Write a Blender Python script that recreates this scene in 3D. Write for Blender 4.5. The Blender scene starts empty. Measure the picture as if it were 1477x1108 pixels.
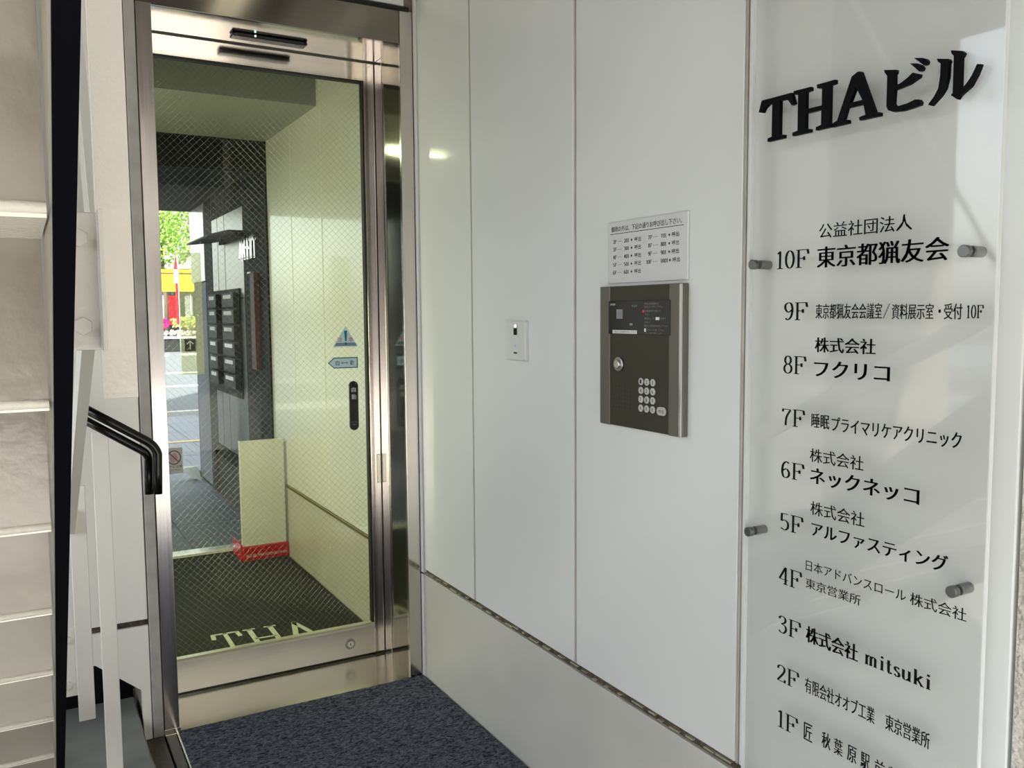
import bpy, math, random
from mathutils import Matrix, Vector
random.seed(7)
SC = bpy.context.scene
COL = SC.collection

# ------------------------------------------------------------------ camera, world, lights, exposure
cam_d = bpy.data.cameras.new('camera')
cam_d.sensor_width = 36.0
cam_d.lens = 36.0 * 1247.0 / 1477.0
cam_d.clip_start = 0.02
cam_d.clip_end = 500
cam = bpy.data.objects.new('camera', cam_d)
COL.objects.link(cam)
SC.camera = cam
_Y = Vector(((27 - 738.5) / 1247, (456 - 554) / 1247, 1)).normalized()
_D = Vector(((828 - 738.5) / 1247, (15400 - 554) / 1247, 1))
_D = (_D - _Y * _D.dot(_Y)).normalized()
_Z = -_D
_X = _Y.cross(_Z)
CAM = Vector((-1.252, -2.888, 1.35))
cam.matrix_world = Matrix(((_X[0], -_X[1], -_X[2], CAM[0]), (_Y[0], -_Y[1], -_Y[2], CAM[1]),
                           (_Z[0], -_Z[1], -_Z[2], CAM[2]), (0, 0, 0, 1)))

vs = SC.view_settings
vs.view_transform = 'Standard'
vs.look = 'None'
vs.exposure = 1.72
vs.gamma = 1.0
vs.use_curve_mapping = False
SC.cycles.max_bounces = 14
SC.cycles.diffuse_bounces = 6
SC.cycles.glossy_bounces = 6
SC.cycles.transparent_max_bounces = 16
SC.cycles.use_denoising = True

world = bpy.data.worlds.new('sky')
SC.world = world
world.use_nodes = True
wn = world.node_tree
bg = wn.nodes['Background']
sky = wn.nodes.new('ShaderNodeTexSky')
sky.sky_type = 'NISHITA'
sky.sun_elevation = math.radians(52)
sky.sun_rotation = math.radians(200)
sky.sun_disc = False
sky.air_density = 1.2
sky.dust_density = 2.5
hs = wn.nodes.new('ShaderNodeHueSaturation')
hs.inputs['Saturation'].default_value = 0.45
wn.links.new(sky.outputs[0], hs.inputs['Color'])
wn.links.new(hs.outputs[0], bg.inputs[0])
bg.inputs[1].default_value = 0.26


def lamp(name, kind, loc, energy, color, rot=(0, 0, 0), size=None, size_y=None, angle=None):
    d = bpy.data.lights.new(name, kind)
    d.energy = energy
    d.color = color
    if kind == 'AREA':
        d.shape = 'RECTANGLE'
        d.size = size
        d.size_y = size_y
    if angle is not None:
        d.angle = angle
    o = bpy.data.objects.new(name, d)
    o.location = loc
    o.rotation_euler = rot
    COL.objects.link(o)
    return o


# the sun stands behind the camera, high over the street
sd = Vector((0.45, 0.75, -1.15)).normalized()
sun = lamp('sun', 'SUN', (0, -10, 20), 7.5, (1.0, 0.94, 0.83), angle=math.radians(0.8))
sun.rotation_euler = sd.to_track_quat('-Z', 'Y').to_euler()


# ------------------------------------------------------------------ materials
def mat(name, color, rough=0.5, metal=0.0, spec=0.5, bump=None, vary=None, coat=0.0, aniso=0.0, emit=None, stretch=None, rvary=0.0):
    m = bpy.data.materials.new(name)
    m.use_nodes = True
    nt = m.node_tree
    p = nt.nodes['Principled BSDF']
    p.inputs['Base Color'].default_value = (*color, 1)
    p.inputs['Roughness'].default_value = rough
    p.inputs['Metallic'].default_value = metal
    p.inputs['Specular IOR Level'].default_value = spec
    p.inputs['Coat Weight'].default_value = coat
    p.inputs['Coat Roughness'].default_value = 0.08
    tc = nt.nodes.new('ShaderNodeTexCoord')
    mp = nt.nodes.new('ShaderNodeMapping')
    nt.links.new(tc.outputs['Object'], mp.inputs[0])
    if stretch:
        mp.inputs['Scale'].default_value = stretch
    if vary:
        sc_, amt = vary
        n = nt.nodes.new('ShaderNodeTexNoise')
        n.inputs['Scale'].default_value = sc_
        n.inputs['Detail'].default_value = 5
        nt.links.new(mp.outputs[0], n.inputs[0])
        r = nt.nodes.new('ShaderNodeMapRange')
        r.inputs[1].default_value = 0.3
        r.inputs[2].default_value = 0.7
        r.inputs[3].default_value = 1 - amt
        r.inputs[4].default_value = 1 + amt
        nt.links.new(n.outputs[0], r.inputs[0])
        mx = nt.nodes.new('ShaderNodeVectorMath')
        mx.operation = 'SCALE'
        mx.inputs[0].default_value = color
        nt.links.new(r.outputs[0], mx.inputs['Scale'])
        nt.links.new(mx.outputs[0], p.inputs['Base Color'])
        if rvary:
            r2 = nt.nodes.new('ShaderNodeMapRange')
            r2.inputs[1].default_value = 0.3
            r2.inputs[2].default_value = 0.7
            r2.inputs[3].default_value = rough - rvary
            r2.inputs[4].default_value = rough + rvary
            nt.links.new(n.outputs[0], r2.inputs[0])
            nt.links.new(r2.outputs[0], p.inputs['Roughness'])
    if bump:
        sc_, st, dist = bump
        n = nt.nodes.new('ShaderNodeTexNoise')
        n.inputs['Scale'].default_value = sc_
        n.inputs['Detail'].default_value = 3
        nt.links.new(mp.outputs[0], n.inputs[0])
        b = nt.nodes.new('ShaderNodeBump')
        b.inputs['Strength'].default_value = st
        b.inputs['Distance'].default_value = dist
        nt.links.new(n.outputs[0], b.inputs['Height'])
        nt.links.new(b.outputs[0], p.inputs['Normal'])
    if emit:
        p.inputs['Emission Color'].default_value = (*emit[0], 1)
        p.inputs['Emission Strength'].default_value = emit[1]
    return m


def clear_mat(name, tint, n=1.45, rough=0.0, haze=0.0, hazecol=(0.8, 0.85, 0.8)):
    """thin clear sheet: tinted see-through mixed with a Fresnel gloss, plus a little white film"""
    m = bpy.data.materials.new(name)
    m.use_nodes = True
    nt = m.node_tree
    nt.nodes.clear()
    out = nt.nodes.new('ShaderNodeOutputMaterial')
    tr = nt.nodes.new('ShaderNodeBsdfTransparent')
    tr.inputs[0].default_value = (*tint, 1)
    gl = nt.nodes.new('ShaderNodeBsdfGlossy')
    gl.inputs['Color'].default_value = (1, 1, 1, 1)
    gl.inputs['Roughness'].default_value = rough
    fr = nt.nodes.new('ShaderNodeFresnel')
    geo = nt.nodes.new('ShaderNodeNewGeometry')
    ior = nt.nodes.new('ShaderNodeMapRange')      # same reflectance on both faces of the thin sheet
    ior.inputs[3].default_value = n
    ior.inputs[4].default_value = 1 / n
    nt.links.new(geo.outputs['Backfacing'], ior.inputs[0])
    nt.links.new(ior.outputs[0], fr.inputs[0])
    mx = nt.nodes.new('ShaderNodeMixShader')
    nt.links.new(fr.outputs[0], mx.inputs[0])
    last = tr
    if haze:
        df = nt.nodes.new('ShaderNodeBsdfDiffuse')
        df.inputs[0].default_value = (*hazecol, 1)
        m2 = nt.nodes.new('ShaderNodeMixShader')
        m2.inputs[0].default_value = haze
        nt.links.new(tr.outputs[0], m2.inputs[1])
        nt.links.new(df.outputs[0], m2.inputs[2])
        last = m2
    nt.links.new(last.outputs[0], mx.inputs[1])
    nt.links.new(gl.outputs[0], mx.inputs[2])
    nt.links.new(mx.outputs[0], out.inputs[0])
    return m


M = {}
M['panel'] = mat('white_enamel_panel', (0.62, 0.63, 0.615), 0.38, bump=(2.2, 0.10, 0.02), vary=(1.4, 0.025), coat=0.45)
M['panel_warm'] = mat('warm_white_panel', (0.80, 0.77, 0.70), 0.38, bump=(2.2, 0.10, 0.02), vary=(1.4, 0.025), coat=0.3)
M['panel_dim'] = mat('dim_reflection_panel', (0.085, 0.092, 0.11), 0.5)  # lower steel panels: their darker reflection is put into the base colour
M['panel_low'] = mat('grey_enamel_panel', (0.47, 0.46, 0.42), 0.3, bump=(3.0, 0.10, 0.02), vary=(4.0, 0.05), coat=0.1)
M['trim_white'] = mat('white_trim', (0.68, 0.66, 0.63), 0.4, vary=(8, 0.05))
M['joint'] = mat('joint_grey', (0.22, 0.20, 0.17), 0.8, vary=(60, 0.3))
M['rust'] = mat('rusty_joint', (0.07, 0.05, 0.035), 0.85, bump=(90, 0.8, 0.01), vary=(55, 0.6))
M['joint_line'] = mat('beige_joint_strip', (0.40, 0.37, 0.32), 0.5, vary=(9, 0.15))
M['steel_fascia'] = mat('dim_reflection_fascia', (0.25, 0.225, 0.20), 0.13, metal=1, stretch=(1.0, 120, 120), vary=(1.6, 0.04))  # header steel darkened, the dim porch reflection is in its colour
M['steel_head'] = mat('brushed_steel_header', (0.58, 0.545, 0.50), 0.13, metal=1, stretch=(1.0, 120, 120), vary=(1.6, 0.03), rvary=0.02)
M['steel_v'] = mat('brushed_steel_upright', (0.62, 0.585, 0.56), 0.16, metal=1, stretch=(120, 120, 1.0), vary=(1.6, 0.03), rvary=0.03)
M['steel_h'] = mat('brushed_steel_level', (0.78, 0.75, 0.70), 0.34, metal=1, stretch=(1.0, 120, 120), vary=(1.6, 0.03), rvary=0.03)
M['steel_floor'] = mat('worn_steel_threshold', (0.70, 0.67, 0.55), 0.22, metal=1, vary=(30, 0.03), rvary=0.03)
M['steel_dark'] = mat('steel_reveal', (0.34, 0.32, 0.27), 0.09, metal=1, stretch=(60, 60, 1), vary=(1.5, 0.08))
M['black'] = mat('black_gasket', (0.008, 0.008, 0.008), 0.5)
M['black_gloss'] = mat('black_gloss', (0.003, 0.003, 0.003), 0.2, spec=0.35)
M['box_black'] = mat('letterbox_black', (0.010, 0.010, 0.010), 0.6, spec=0.2)
M['black_paint'] = mat('black_letter_paint', (0.002, 0.002, 0.003), 0.5, spec=0.08)
M['ink'] = mat('black_ink', (0.004, 0.004, 0.004), 0.6, spec=0.1)
M['glass'] = clear_mat('door_glass', (0.95, 0.975, 0.94), n=1.24)
M['glass_back'] = clear_mat('lobby_glass', (0.93, 0.95, 0.94), n=1.10)
M['acrylic'] = clear_mat('acrylic_sheet', (0.965, 0.965, 0.96), rough=0.02, haze=0.03, hazecol=(0.7, 0.7, 0.68))
M['acrylic_edge'] = mat('acrylic_edge', (0.62, 0.64, 0.64), 0.2, coat=0.3)
M['film'] = clear_mat('reflection_film', (0.88, 0.89, 0.80), n=1.15, rough=0.1, haze=0.28, hazecol=(0.8, 0.82, 0.7))
M['wire'] = mat('glass_wire', (0.60, 0.62, 0.55), 0.16, metal=1)
M['mat_blue'] = None
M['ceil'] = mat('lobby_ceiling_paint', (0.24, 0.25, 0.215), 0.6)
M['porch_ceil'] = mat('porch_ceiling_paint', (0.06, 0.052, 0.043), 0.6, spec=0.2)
M['stone_dark'] = mat('dark_stone', (0.060, 0.046, 0.030), 0.35, vary=(90, 0.35), bump=(120, 0.2, 0.003))
M['paving'] = mat('grey_paving', (0.155, 0.16, 0.20), 0.65, vary=(3, 0.10), bump=(60, 0.2, 0.004))
M['paving_pale'] = mat('pale_paving', (0.42, 0.41, 0.39), 0.8, vary=(2, 0.10))
M['asphalt'] = mat('asphalt', (0.07, 0.075, 0.09), 0.85, vary=(6, 0.10))
M['road_line'] = mat('road_line', (0.5, 0.5, 0.48), 0.7)
M['tactile'] = mat('tactile_yellow', (0.55, 0.36, 0.16), 0.7)
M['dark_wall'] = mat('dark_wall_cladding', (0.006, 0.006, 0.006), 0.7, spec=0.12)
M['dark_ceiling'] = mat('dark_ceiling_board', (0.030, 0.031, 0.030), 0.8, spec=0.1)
M['dull_steel'] = mat('dull_steel_panel', (0.21, 0.20, 0.185), 0.35, metal=1, stretch=(60, 60, 1), vary=(1.5, 0.1))
M['red'] = mat('red_plastic', (0.50, 0.012, 0.018), 0.35)
M['dark_red'] = mat('dark_red_paint', (0.10, 0.018, 0.016), 0.6)
M['white'] = mat('white_plastic', (0.62, 0.62, 0.61), 0.35)
M['box_white'] = mat('box_white_enamel', (0.74, 0.74, 0.71), 0.25, coat=0.4, vary=(3, 0.03))
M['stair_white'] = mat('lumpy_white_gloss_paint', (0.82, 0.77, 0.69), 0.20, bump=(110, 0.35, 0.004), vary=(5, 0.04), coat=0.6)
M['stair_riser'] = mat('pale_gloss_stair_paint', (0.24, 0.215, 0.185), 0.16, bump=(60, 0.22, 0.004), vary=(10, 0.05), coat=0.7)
M['stair_bar'] = mat('smooth_white_bar_paint', (0.82, 0.79, 0.72), 0.4, bump=(60, 0.1, 0.002))
M['stair_grey'] = mat('grey_stringer_paint', (0.30, 0.285, 0.24), 0.45, bump=(60, 0.15, 0.003))
M['stair_black'] = mat('black_stringer_paint', (0.002, 0.002, 0.004), 0.7, spec=0.04)
M['concrete'] = mat('grey_green_concrete', (0.20, 0.21, 0.19), 0.6, vary=(9, 0.14), bump=(40, 0.2, 0.004))
M['old_metal'] = mat('weathered_strip', (0.37, 0.35, 0.315), 0.5, vary=(14, 0.14))
M['bronze'] = mat('bronze_steel', (0.062, 0.060, 0.046), 0.33, metal=0.7, vary=(4, 0.04))
M['bronze_light'] = mat('pale_bronze_edge', (0.17, 0.16, 0.14), 0.33, metal=0.7)
M['chrome'] = mat('chrome', (0.75, 0.74, 0.72), 0.15, metal=1)
M['satin'] = mat('satin_steel', (0.42, 0.42, 0.41), 0.3, metal=1)
M['stud'] = mat('dark_satin_stud', (0.20, 0.20, 0.195), 0.35, metal=1)
M['key'] = mat('key_grey', (0.60, 0.60, 0.57), 0.3, metal=0.5)
M['brass'] = mat('brass_strip', (0.62, 0.59, 0.42), 0.35, metal=0.6)
M['screen'] = mat('smoked_screen', (0.008, 0.008, 0.008), 0.15, coat=0.2)
M['print_grey'] = mat('grey_print', (0.20, 0.20, 0.20), 0.5)
M['print_red'] = mat('red_print', (0.5, 0.02, 0.02), 0.5)
M['silver_plate'] = mat('silver_notice_plate', (0.60, 0.60, 0.61), 0.32, metal=0.25)
M['led'] = mat('green_led', (0.2, 0.8, 0.4), 0.4, emit=((0.45, 1.0, 0.7), 3.0))
M['blue_dot'] = mat('pale_blue_mark', (0.42, 0.45, 0.75), 0.4)
M['teal'] = mat('teal_print', (0.0, 0.16, 0.22), 0.5)
M['pale_blue'] = mat('pale_blue_sticker', (0.55, 0.72, 0.76), 0.45)
M['slate'] = mat('slate_blue_print', (0.16, 0.24, 0.33), 0.5)
M['sticker_white'] = mat('white_sticker', (0.62, 0.64, 0.60), 0.4)
M['pink'] = mat('faded_pink_print', (0.62, 0.40, 0.38), 0.5)
M['brown_red'] = mat('brown_red_print', (0.20, 0.035, 0.035), 0.5)
M['yellow'] = mat('yellow_sign', (0.60, 0.42, 0.01), 0.5)
M['leaf'] = mat('street_tree_leaf', (0.24, 0.42, 0.06), 0.5, vary=(1.5, 0.35))
M['leaf_flower'] = mat('yellow_green_leaf', (0.48, 0.52, 0.14), 0.6)
M['magenta'] = mat('magenta_petal', (0.62, 0.01, 0.20), 0.6)
M['petal_white'] = mat('white_petal', (0.75, 0.66, 0.64), 0.6)
M['bark'] = mat('bark', (0.10, 0.07, 0.05), 0.9)
M['facade_teal'] = mat('teal_grey_facade', (0.30, 0.42, 0.40), 0.6)
M['facade_pale'] = mat('pale_facade', (0.40, 0.41, 0.39), 0.7, vary=(1, 0.05))
M['shop_dark'] = mat('shop_glass_dark', (0.03, 0.035, 0.04), 0.15)
M['lobby_mat'] = mat('dark_lobby_mat', (0.012, 0.0125, 0.010), 0.95, bump=(260, 0.8, 0.006), vary=(200, 0.4))
M['mat_letter'] = mat('cream_mat_letter', (0.62, 0.66, 0.52), 0.9, bump=(260, 0.5, 0.004))
M['tube'] = mat('fluorescent_tube', (1, 1, 1), 0.4, emit=((0.93, 1.0, 0.62), 3.5))
M['tube_porch'] = mat('porch_tube', (1, 1, 1), 0.4, emit=((1.0, 0.98, 0.72), 1.2))
M['wall_end'] = mat('peeling_beige_render', (0.50, 0.47, 0.42), 0.9, bump=(70, 0.8, 0.02), vary=(30, 0.12))
M['building'] = mat('building_render', (0.76, 0.67, 0.55), 0.8, vary=(0.7, 0.05))

# blue loop-pile doormat
m = bpy.data.materials.new('blue_loop_pile')
m.use_nodes = True
nt = m.node_tree
p = nt.nodes['Principled BSDF']
p.inputs['Roughness'].default_value = 0.9
p.inputs['Specular IOR Level'].default_value = 0.2
tc = nt.nodes.new('ShaderNodeTexCoord')
mp = nt.nodes.new('ShaderNodeMapping')
mp.inputs['Scale'].default_value = (0.7, 1.35, 1.0)
nt.links.new(tc.outputs['Object'], mp.inputs[0])
n1 = nt.nodes.new('ShaderNodeTexNoise')
n1.inputs['Scale'].default_value = 85
n1.inputs['Detail'].default_value = 4
n1.inputs['Distortion'].default_value = 1.2
nt.links.new(mp.outputs[0], n1.inputs[0])
cr = nt.nodes.new('ShaderNodeValToRGB')
cr.color_ramp.elements[0].position = 0.38
cr.color_ramp.elements[0].color = (0.014, 0.016, 0.027, 1)
cr.color_ramp.elements[1].position = 0.66
cr.color_ramp.elements[1].color = (0.155, 0.168, 0.215, 1)
nt.links.new(n1.outputs[0], cr.inputs[0])
nt.links.new(cr.outputs[0], p.inputs['Base Color'])
bp = nt.nodes.new('ShaderNodeBump')
bp.inputs['Strength'].default_value = 1.0
bp.inputs['Distance'].default_value = 0.008
nt.links.new(n1.outputs[0], bp.inputs['Height'])
nt.links.new(bp.outputs[0], p.inputs['Normal'])
M['mat_blue'] = m


# ------------------------------------------------------------------ helpers
class MB:
    def __init__(self):
        self.v = []
        self.f = []
        self.smooth = []

    def add(self, vs_, fs, smooth=False):
        k = len(self.v)
        self.v += [tuple(x) for x in vs_]
        self.f += [tuple(i + k for i in f) for f in fs]
        self.smooth += [smooth] * len(fs)
        return self

    def box(self, x0, x1, y0, y1, z0, z1):
        x0, x1 = min(x0, x1), max(x0, x1)
        y0, y1 = min(y0, y1), max(y0, y1)
        z0, z1 = min(z0, z1), max(z0, z1)
        return self.add([(x0, y0, z0), (x1, y0, z0), (x1, y1, z0), (x0, y1, z0), (x0, y0, z1), (x1, y0, z1), (x1, y1, z1), (x0, y1, z1)],
                        [(3, 2, 1, 0), (4, 5, 6, 7), (0, 1, 5, 4), (1, 2, 6, 5), (2, 3, 7, 6), (3, 0, 4, 7)])

    def prism(self, base, ext):
        """base: planar loop of 3D points, ext: extrusion vector"""
        n = len(base)
        b = [Vector(x) for x in base]
        t = [x + Vector(ext) for x in b]
        fs = [tuple(range(n)), tuple(range(2 * n - 1, n - 1, -1))]
        fs += [(i, i + n, (i + 1) % n + n, (i + 1) % n) for i in range(n)]
        return self.add(b + t, fs)

    def cyl(self, a, b, r, n=20, r2=None):
        a, b = Vector(a), Vector(b)
        d = (b - a).normalized()
        u = d.orthogonal().normalized()
        w = d.cross(u)
        r2 = r if r2 is None else r2
        pts = []
        for c, rr in ((a, r), (b, r2)):
            pts += [c + (u * math.cos(2 * math.pi * i / n) + w * math.sin(2 * math.pi * i / n)) * rr for i in range(n)]
        self.add(pts, [(i, (i + 1) % n, (i + 1) % n + n, i + n) for i in range(n)], smooth=True)
        k = len(self.v) - 2 * n
        self.f += [tuple(k + i for i in range(n - 1, -1, -1)), tuple(k + n + i for i in range(n))]
        self.smooth += [False, False]
        return self

    def tube(self, pts, r, n=14):
        pts = [Vector(x) for x in pts]
        rings = []
        u = None
        for i, q in enumerate(pts):
            d = ((pts[min(i + 1, len(pts) - 1)] - pts[max(i - 1, 0)])).normalized()
            if u is None:
                u = d.orthogonal().normalized()
            else:
                u = (u - d * u.dot(d)).normalized()
            w = d.cross(u)
            rings += [q + (u * math.cos(2 * math.pi * k / n) + w * math.sin(2 * math.pi * k / n)) * r for k in range(n)]
        fs = []
        for i in range(len(pts) - 1):
            for k in range(n):
                fs.append((i * n + k, i * n + (k + 1) % n, (i + 1) * n + (k + 1) % n, (i + 1) * n + k))
        self.add(rings, fs, smooth=True)
        k = len(self.v) - len(rings)
        L = len(rings)
        self.f += [tuple(k + i for i in range(n - 1, -1, -1)), tuple(k + L - n + i for i in range(n))]
        self.smooth += [False, False]
        return self

    def build(self, name, material, parent=None, bevel=0.0, seg=2):
        me = bpy.data.meshes.new(name)
        me.from_pydata(self.v, [], self.f)
        me.materials.append(material)
        me.update()
        for i, s in enumerate(self.smooth):
            me.polygons[i].use_smooth = s
        o = bpy.data.objects.new(name, me)
        COL.objects.link(o)
        if parent is not None:
            o.parent = parent
            o.matrix_parent_inverse = parent.matrix_basis.inverted()
        if bevel:
            md = o.modifiers.new('edge', 'BEVEL')
            md.width = bevel
            md.segments = seg
            md.limit_method = 'ANGLE'
            md.angle_limit = math.radians(50)
        return o


def tag(o, label=None, cat=None, group=None, kind=None):
    if label: o['label'] = label
    if cat: o['category'] = cat
    if group: o['group'] = group
    if kind: o['kind'] = kind
    return o


def empty(name, loc, label=None, cat=None, group=None, kind=None):
    o = bpy.data.objects.new(name, None)
    o.location = loc
    o.empty_display_size = 0.05
    COL.objects.link(o)
    return tag(o, label, cat, group, kind)


def B(x0, x1, y0, y1, z0, z1):
    return MB().box(x0, x1, y0, y1, z0, z1)


# ---- lettering
def font_mesh(s, offset=0.0, shifts=1, shift=0.0):
    """2D triangles of a string in Blender's own built-in font, scaled to a unit box; thinned strokes are doubled sideways so that
    the uprights stay heavier than the level strokes."""
    c = bpy.data.curves.new('t', 'FONT')
    c.body = s
    c.size = 1
    c.offset = offset
    c.resolution_u = 2
    o = bpy.data.objects.new('t', c)
    COL.objects.link(o)
    dg = bpy.context.evaluated_depsgraph_get()
    me = bpy.data.meshes.new_from_object(o.evaluated_get(dg))
    bpy.data.objects.remove(o)
    vs0 = [(v.co.x, v.co.y) for v in me.vertices]
    fs0 = [tuple(p_.vertices) for p_ in me.polygons]
    bpy.data.meshes.remove(me)
    bpy.data.curves.remove(c)
    if not vs0:
        return [], []
    V, F = [], []
    for k in range(shifts):
        dx = (k - (shifts - 1) / 2) * shift
        b = len(V)
        V += [(x + dx, y) for x, y in vs0]
        F += [tuple(i + b for i in f) for f in fs0]
    return unit(V, F)


def unit(V, F):
    x0 = min(v[0] for v in V); x1 = max(v[0] for v in V)
    y0 = min(v[1] for v in V); y1 = max(v[1] for v in V)
    w = max(x1 - x0, 1e-6); h = max(y1 - y0, 1e-6)
    return [((x - x0) / w, (y - y0) / h) for x, y in V], F


def spline(pts, n=5):
    out = []
    for i in range(len(pts) - 1):
        p0 = pts[max(i - 1, 0)]; p1 = pts[i]; p2 = pts[i + 1]; p3 = pts[min(i + 2, len(pts) - 1)]
        for k in range(n):
            t = k / n
            out.append(tuple(0.5 * (2 * p1[j] + (p2[j] - p0[j]) * t + (2 * p0[j] - 5 * p1[j] + 4 * p2[j] - p3[j]) * t * t + (3 * p1[j] - p0[j] - 3 * p2[j] + p3[j]) * t ** 3) for j in (0, 1)))
    out.append(pts[-1])
    return out


def ell(cx, cy, rx, ry, a0=0, a1=360, n=26):
    return [(cx + rx * math.cos(math.radians(a0 + (a1 - a0) * i / n)), cy + ry * math.sin(math.radians(a0 + (a1 - a0) * i / n))) for i in range(n + 1)]


def ribbon(V, F, pts, thick, thin):
    k = len(V)
    for i, q in enumerate(pts):
        a = pts[max(i - 1, 0)]; b = pts[min(i + 1, len(pts) - 1)]
        dx, dy = b[0] - a[0], b[1] - a[1]
        L = math.hypot(dx, dy) or 1
        w = (thin + (thick - thin) * (abs(dy) / L) ** 1.5) / 2
        V.append((q[0] - dy / L * w, q[1] + dx / L * w))
        V.append((q[0] + dy / L * w, q[1] - dx / L * w))
    for i in range(len(pts) - 1):
        F.append((k + 2 * i, k + 2 * i + 1, k + 2 * i + 3, k + 2 * i + 2))


S = spline
GL = {  # advance, strokes (cap height 1)
    '0': (0.56, [ell(.28, .5, .19, .49)]),
    '1': (0.44, [[(.23, 0), (.23, 1)], [(.08, .015), (.38, .015)], [(.23, .98), (.10, .86)]]),
    '2': (0.56, [S([(.09, .76), (.12, .92), (.27, .99), (.42, .90), (.43, .70), (.30, .42), (.07, .04)]), [(.06, .04), (.46, .04)], [(.45, .0), (.48, .2)]]),
    '3': (0.56, [S([(.09, .82), (.15, .95), (.28, .99), (.41, .88), (.38, .66), (.20, .54)]), S([(.20, .54), (.40, .46), (.45, .24), (.35, .04), (.19, .01), (.08, .12)])]),
    '4': (0.56, [[(.35, .98), (.04, .27)], [(.04, .27), (.50, .27)], [(.37, 0), (.37, 1)], [(.24, .015), (.49, .015)]]),
    '5': (0.56, [[(.12, .96), (.44, .97)], [(.13, .98), (.11, .52)], S([(.11, .52), (.27, .60), (.43, .47), (.44, .18), (.28, .01), (.08, .10)])]),
    '6': (0.56, [S([(.43, .90), (.30, .99), (.14, .80), (.09, .40), (.15, .08), (.28, .01), (.42, .12), (.44, .36), (.30, .55), (.11, .42)])]),
    '7': (0.56, [[(.07, .96), (.48, .96)], S([(.47, .95), (.26, .50), (.22, 0)]), [(.075, .98), (.06, .80)]]),
    '8': (0.56, [ell(.28, .76, .15, .23), ell(.28, .27, .19, .26)]),
    '9': (0.56, [S([(.12, .10), (.24, .01), (.40, .20), (.46, .60), (.40, .92), (.27, .99), (.12, .88), (.11, .64), (.25, .45), (.44, .58)])]),
    'F': (0.66, [[(.15, 0), (.15, 1)], [(.03, .985), (.60, .985)], [(.58, 1.0), (.62, .74)], [(.15, .52), (.42, .52)], [(.42, .62), (.42, .41)], [(.03, .015), (.30, .015)]]),
    'T': (0.78, [[(.37, 0), (.37, 1)], [(.04, .97), (.70, .97)], [(.06, .99), (.02, .74)], [(.68, .99), (.72, .74)], [(.22, .02), (.52, .02)]]),
    'H': (0.88, [[(.18, 0), (.18, 1)], [(.66, 0), (.66, 1)], [(.18, .5), (.66, .5)], [(.04, .98), (.32, .98)], [(.04, .02), (.32, .02)], [(.52, .98), (.80, .98)], [(.52, .02), (.80, .02)]]),
    'A': (0.84, [[(.12, 0), (.40, 1)], [(.38, 1), (.68, 0)], [(.22, .34), (.58, .34)], [(.02, .02), (.24, .02)], [(.54, .02), (.80, .02)]]),
    'm': (0.95, [[(.14, 0), (.14, .66)], [(.04, .65), (.14, .65)], S([(.14, .52), (.26, .65), (.38, .60), (.41, .48), (.41, 0)]), S([(.41, .50), (.54, .65), (.66, .60), (.69, .48), (.69, 0)]), [(.03, .02), (.25, .02)], [(.31, .02), (.51, .02)], [(.59, .02), (.81, .02)]]),
    'i': (0.40, [[(.17, 0), (.17, .66)], [(.05, .65), (.17, .65)], [(.05, .02), (.30, .02)], [(.17, .82), (.17, .97)]]),
    't': (0.46, [S([(.18, .88), (.18, .30), (.20, .06), (.28, .02), (.38, .10)]), [(.04, .63), (.36, .63)]]),
    's': (0.48, [S([(.36, .54), (.24, .64), (.11, .55), (.16, .40), (.32, .28), (.37, .12), (.24, .01), (.08, .12)])]),
    'u': (0.70, [S([(.14, .66), (.14, .20), (.20, .04), (.34, .03), (.48, .16)]), [(.49, .66), (.49, 0)], [(.04, .65), (.14, .65)], [(.39, .65), (.49, .65)], [(.49, .02), (.60, .02)]]),
    'k': (0.72, [[(.15, 0), (.15, 1)], [(.04, .98), (.15, .98)], [(.50, .63), (.16, .26)], [(.27, .38), (.55, 0)], [(.04, .02), (.27, .02)], [(.40, .64), (.60, .64)], [(.42, .02), (.66, .02)]]),
    '+': (0.62, [[(.10, .42), (.48, .42)], [(.29, .18), (.29, .66)]]),
    '.': (0.30, [[(.13, .36), (.13, .46)]]),
    ' ': (0.30, []),
}


def serif_mesh(s, thick=0.10, thin=0.035):
    V, F = [], []
    x = 0
    for ch in s:
        adv, strokes = GL[ch]
        for st in strokes:
            ribbon(V, F, [(a + x, b) for a, b in st], thick, thin)
        x += adv
    return unit(V, F)


def put(mb, VF, origin, u, v, w, h, eps=(0, 0, 0)):
    V, F = VF
    o, u, v = Vector(origin), Vector(u), Vector(v)
    mb.add([o + u * (a * w) + v * (b * h) for a, b in V], F)
    return mb


def solid(poly, holes, origin, u, v, n, depth):
    """extruded flat letter from a 2D outline (with holes) through a filled curve"""
    c = bpy.data.curves.new('g', 'CURVE')
    c.dimensions = '2D'
    c.fill_mode = 'BOTH'
    c.extrude = depth / 2
    c.bevel_depth = 0.0008
    c.bevel_resolution = 1
    for L in [poly] + holes:
        sp = c.splines.new('POLY')
        sp.points.add(len(L) - 1)
        for i, q in enumerate(L):
            sp.points[i].co = (q[0], q[1], 0, 1)
        sp.use_cyclic_u = True
    o = bpy.data.objects.new('g', c)
    COL.objects.link(o)
    dg = bpy.context.evaluated_depsgraph_get()
    me = bpy.data.meshes.new_from_object(o.evaluated_get(dg))
    bpy.data.objects.remove(o)
    O, u, v, n = Vector(origin), Vector(u), Vector(v), Vector(n)
    V = [O + u * a.co.x + v * a.co.y + n * (a.co.z + depth / 2) for a in me.vertices]
    F = [tuple(p_.vertices) for p_ in me.polygons]
    bpy.data.meshes.remove(me)
    bpy.data.curves.remove(c)
    return MB().add(V, F)


RIGHT_WALL_U = (0, -1, 0)   # reading direction on the right-hand wall
UP = (0, 0, 1)

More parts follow.
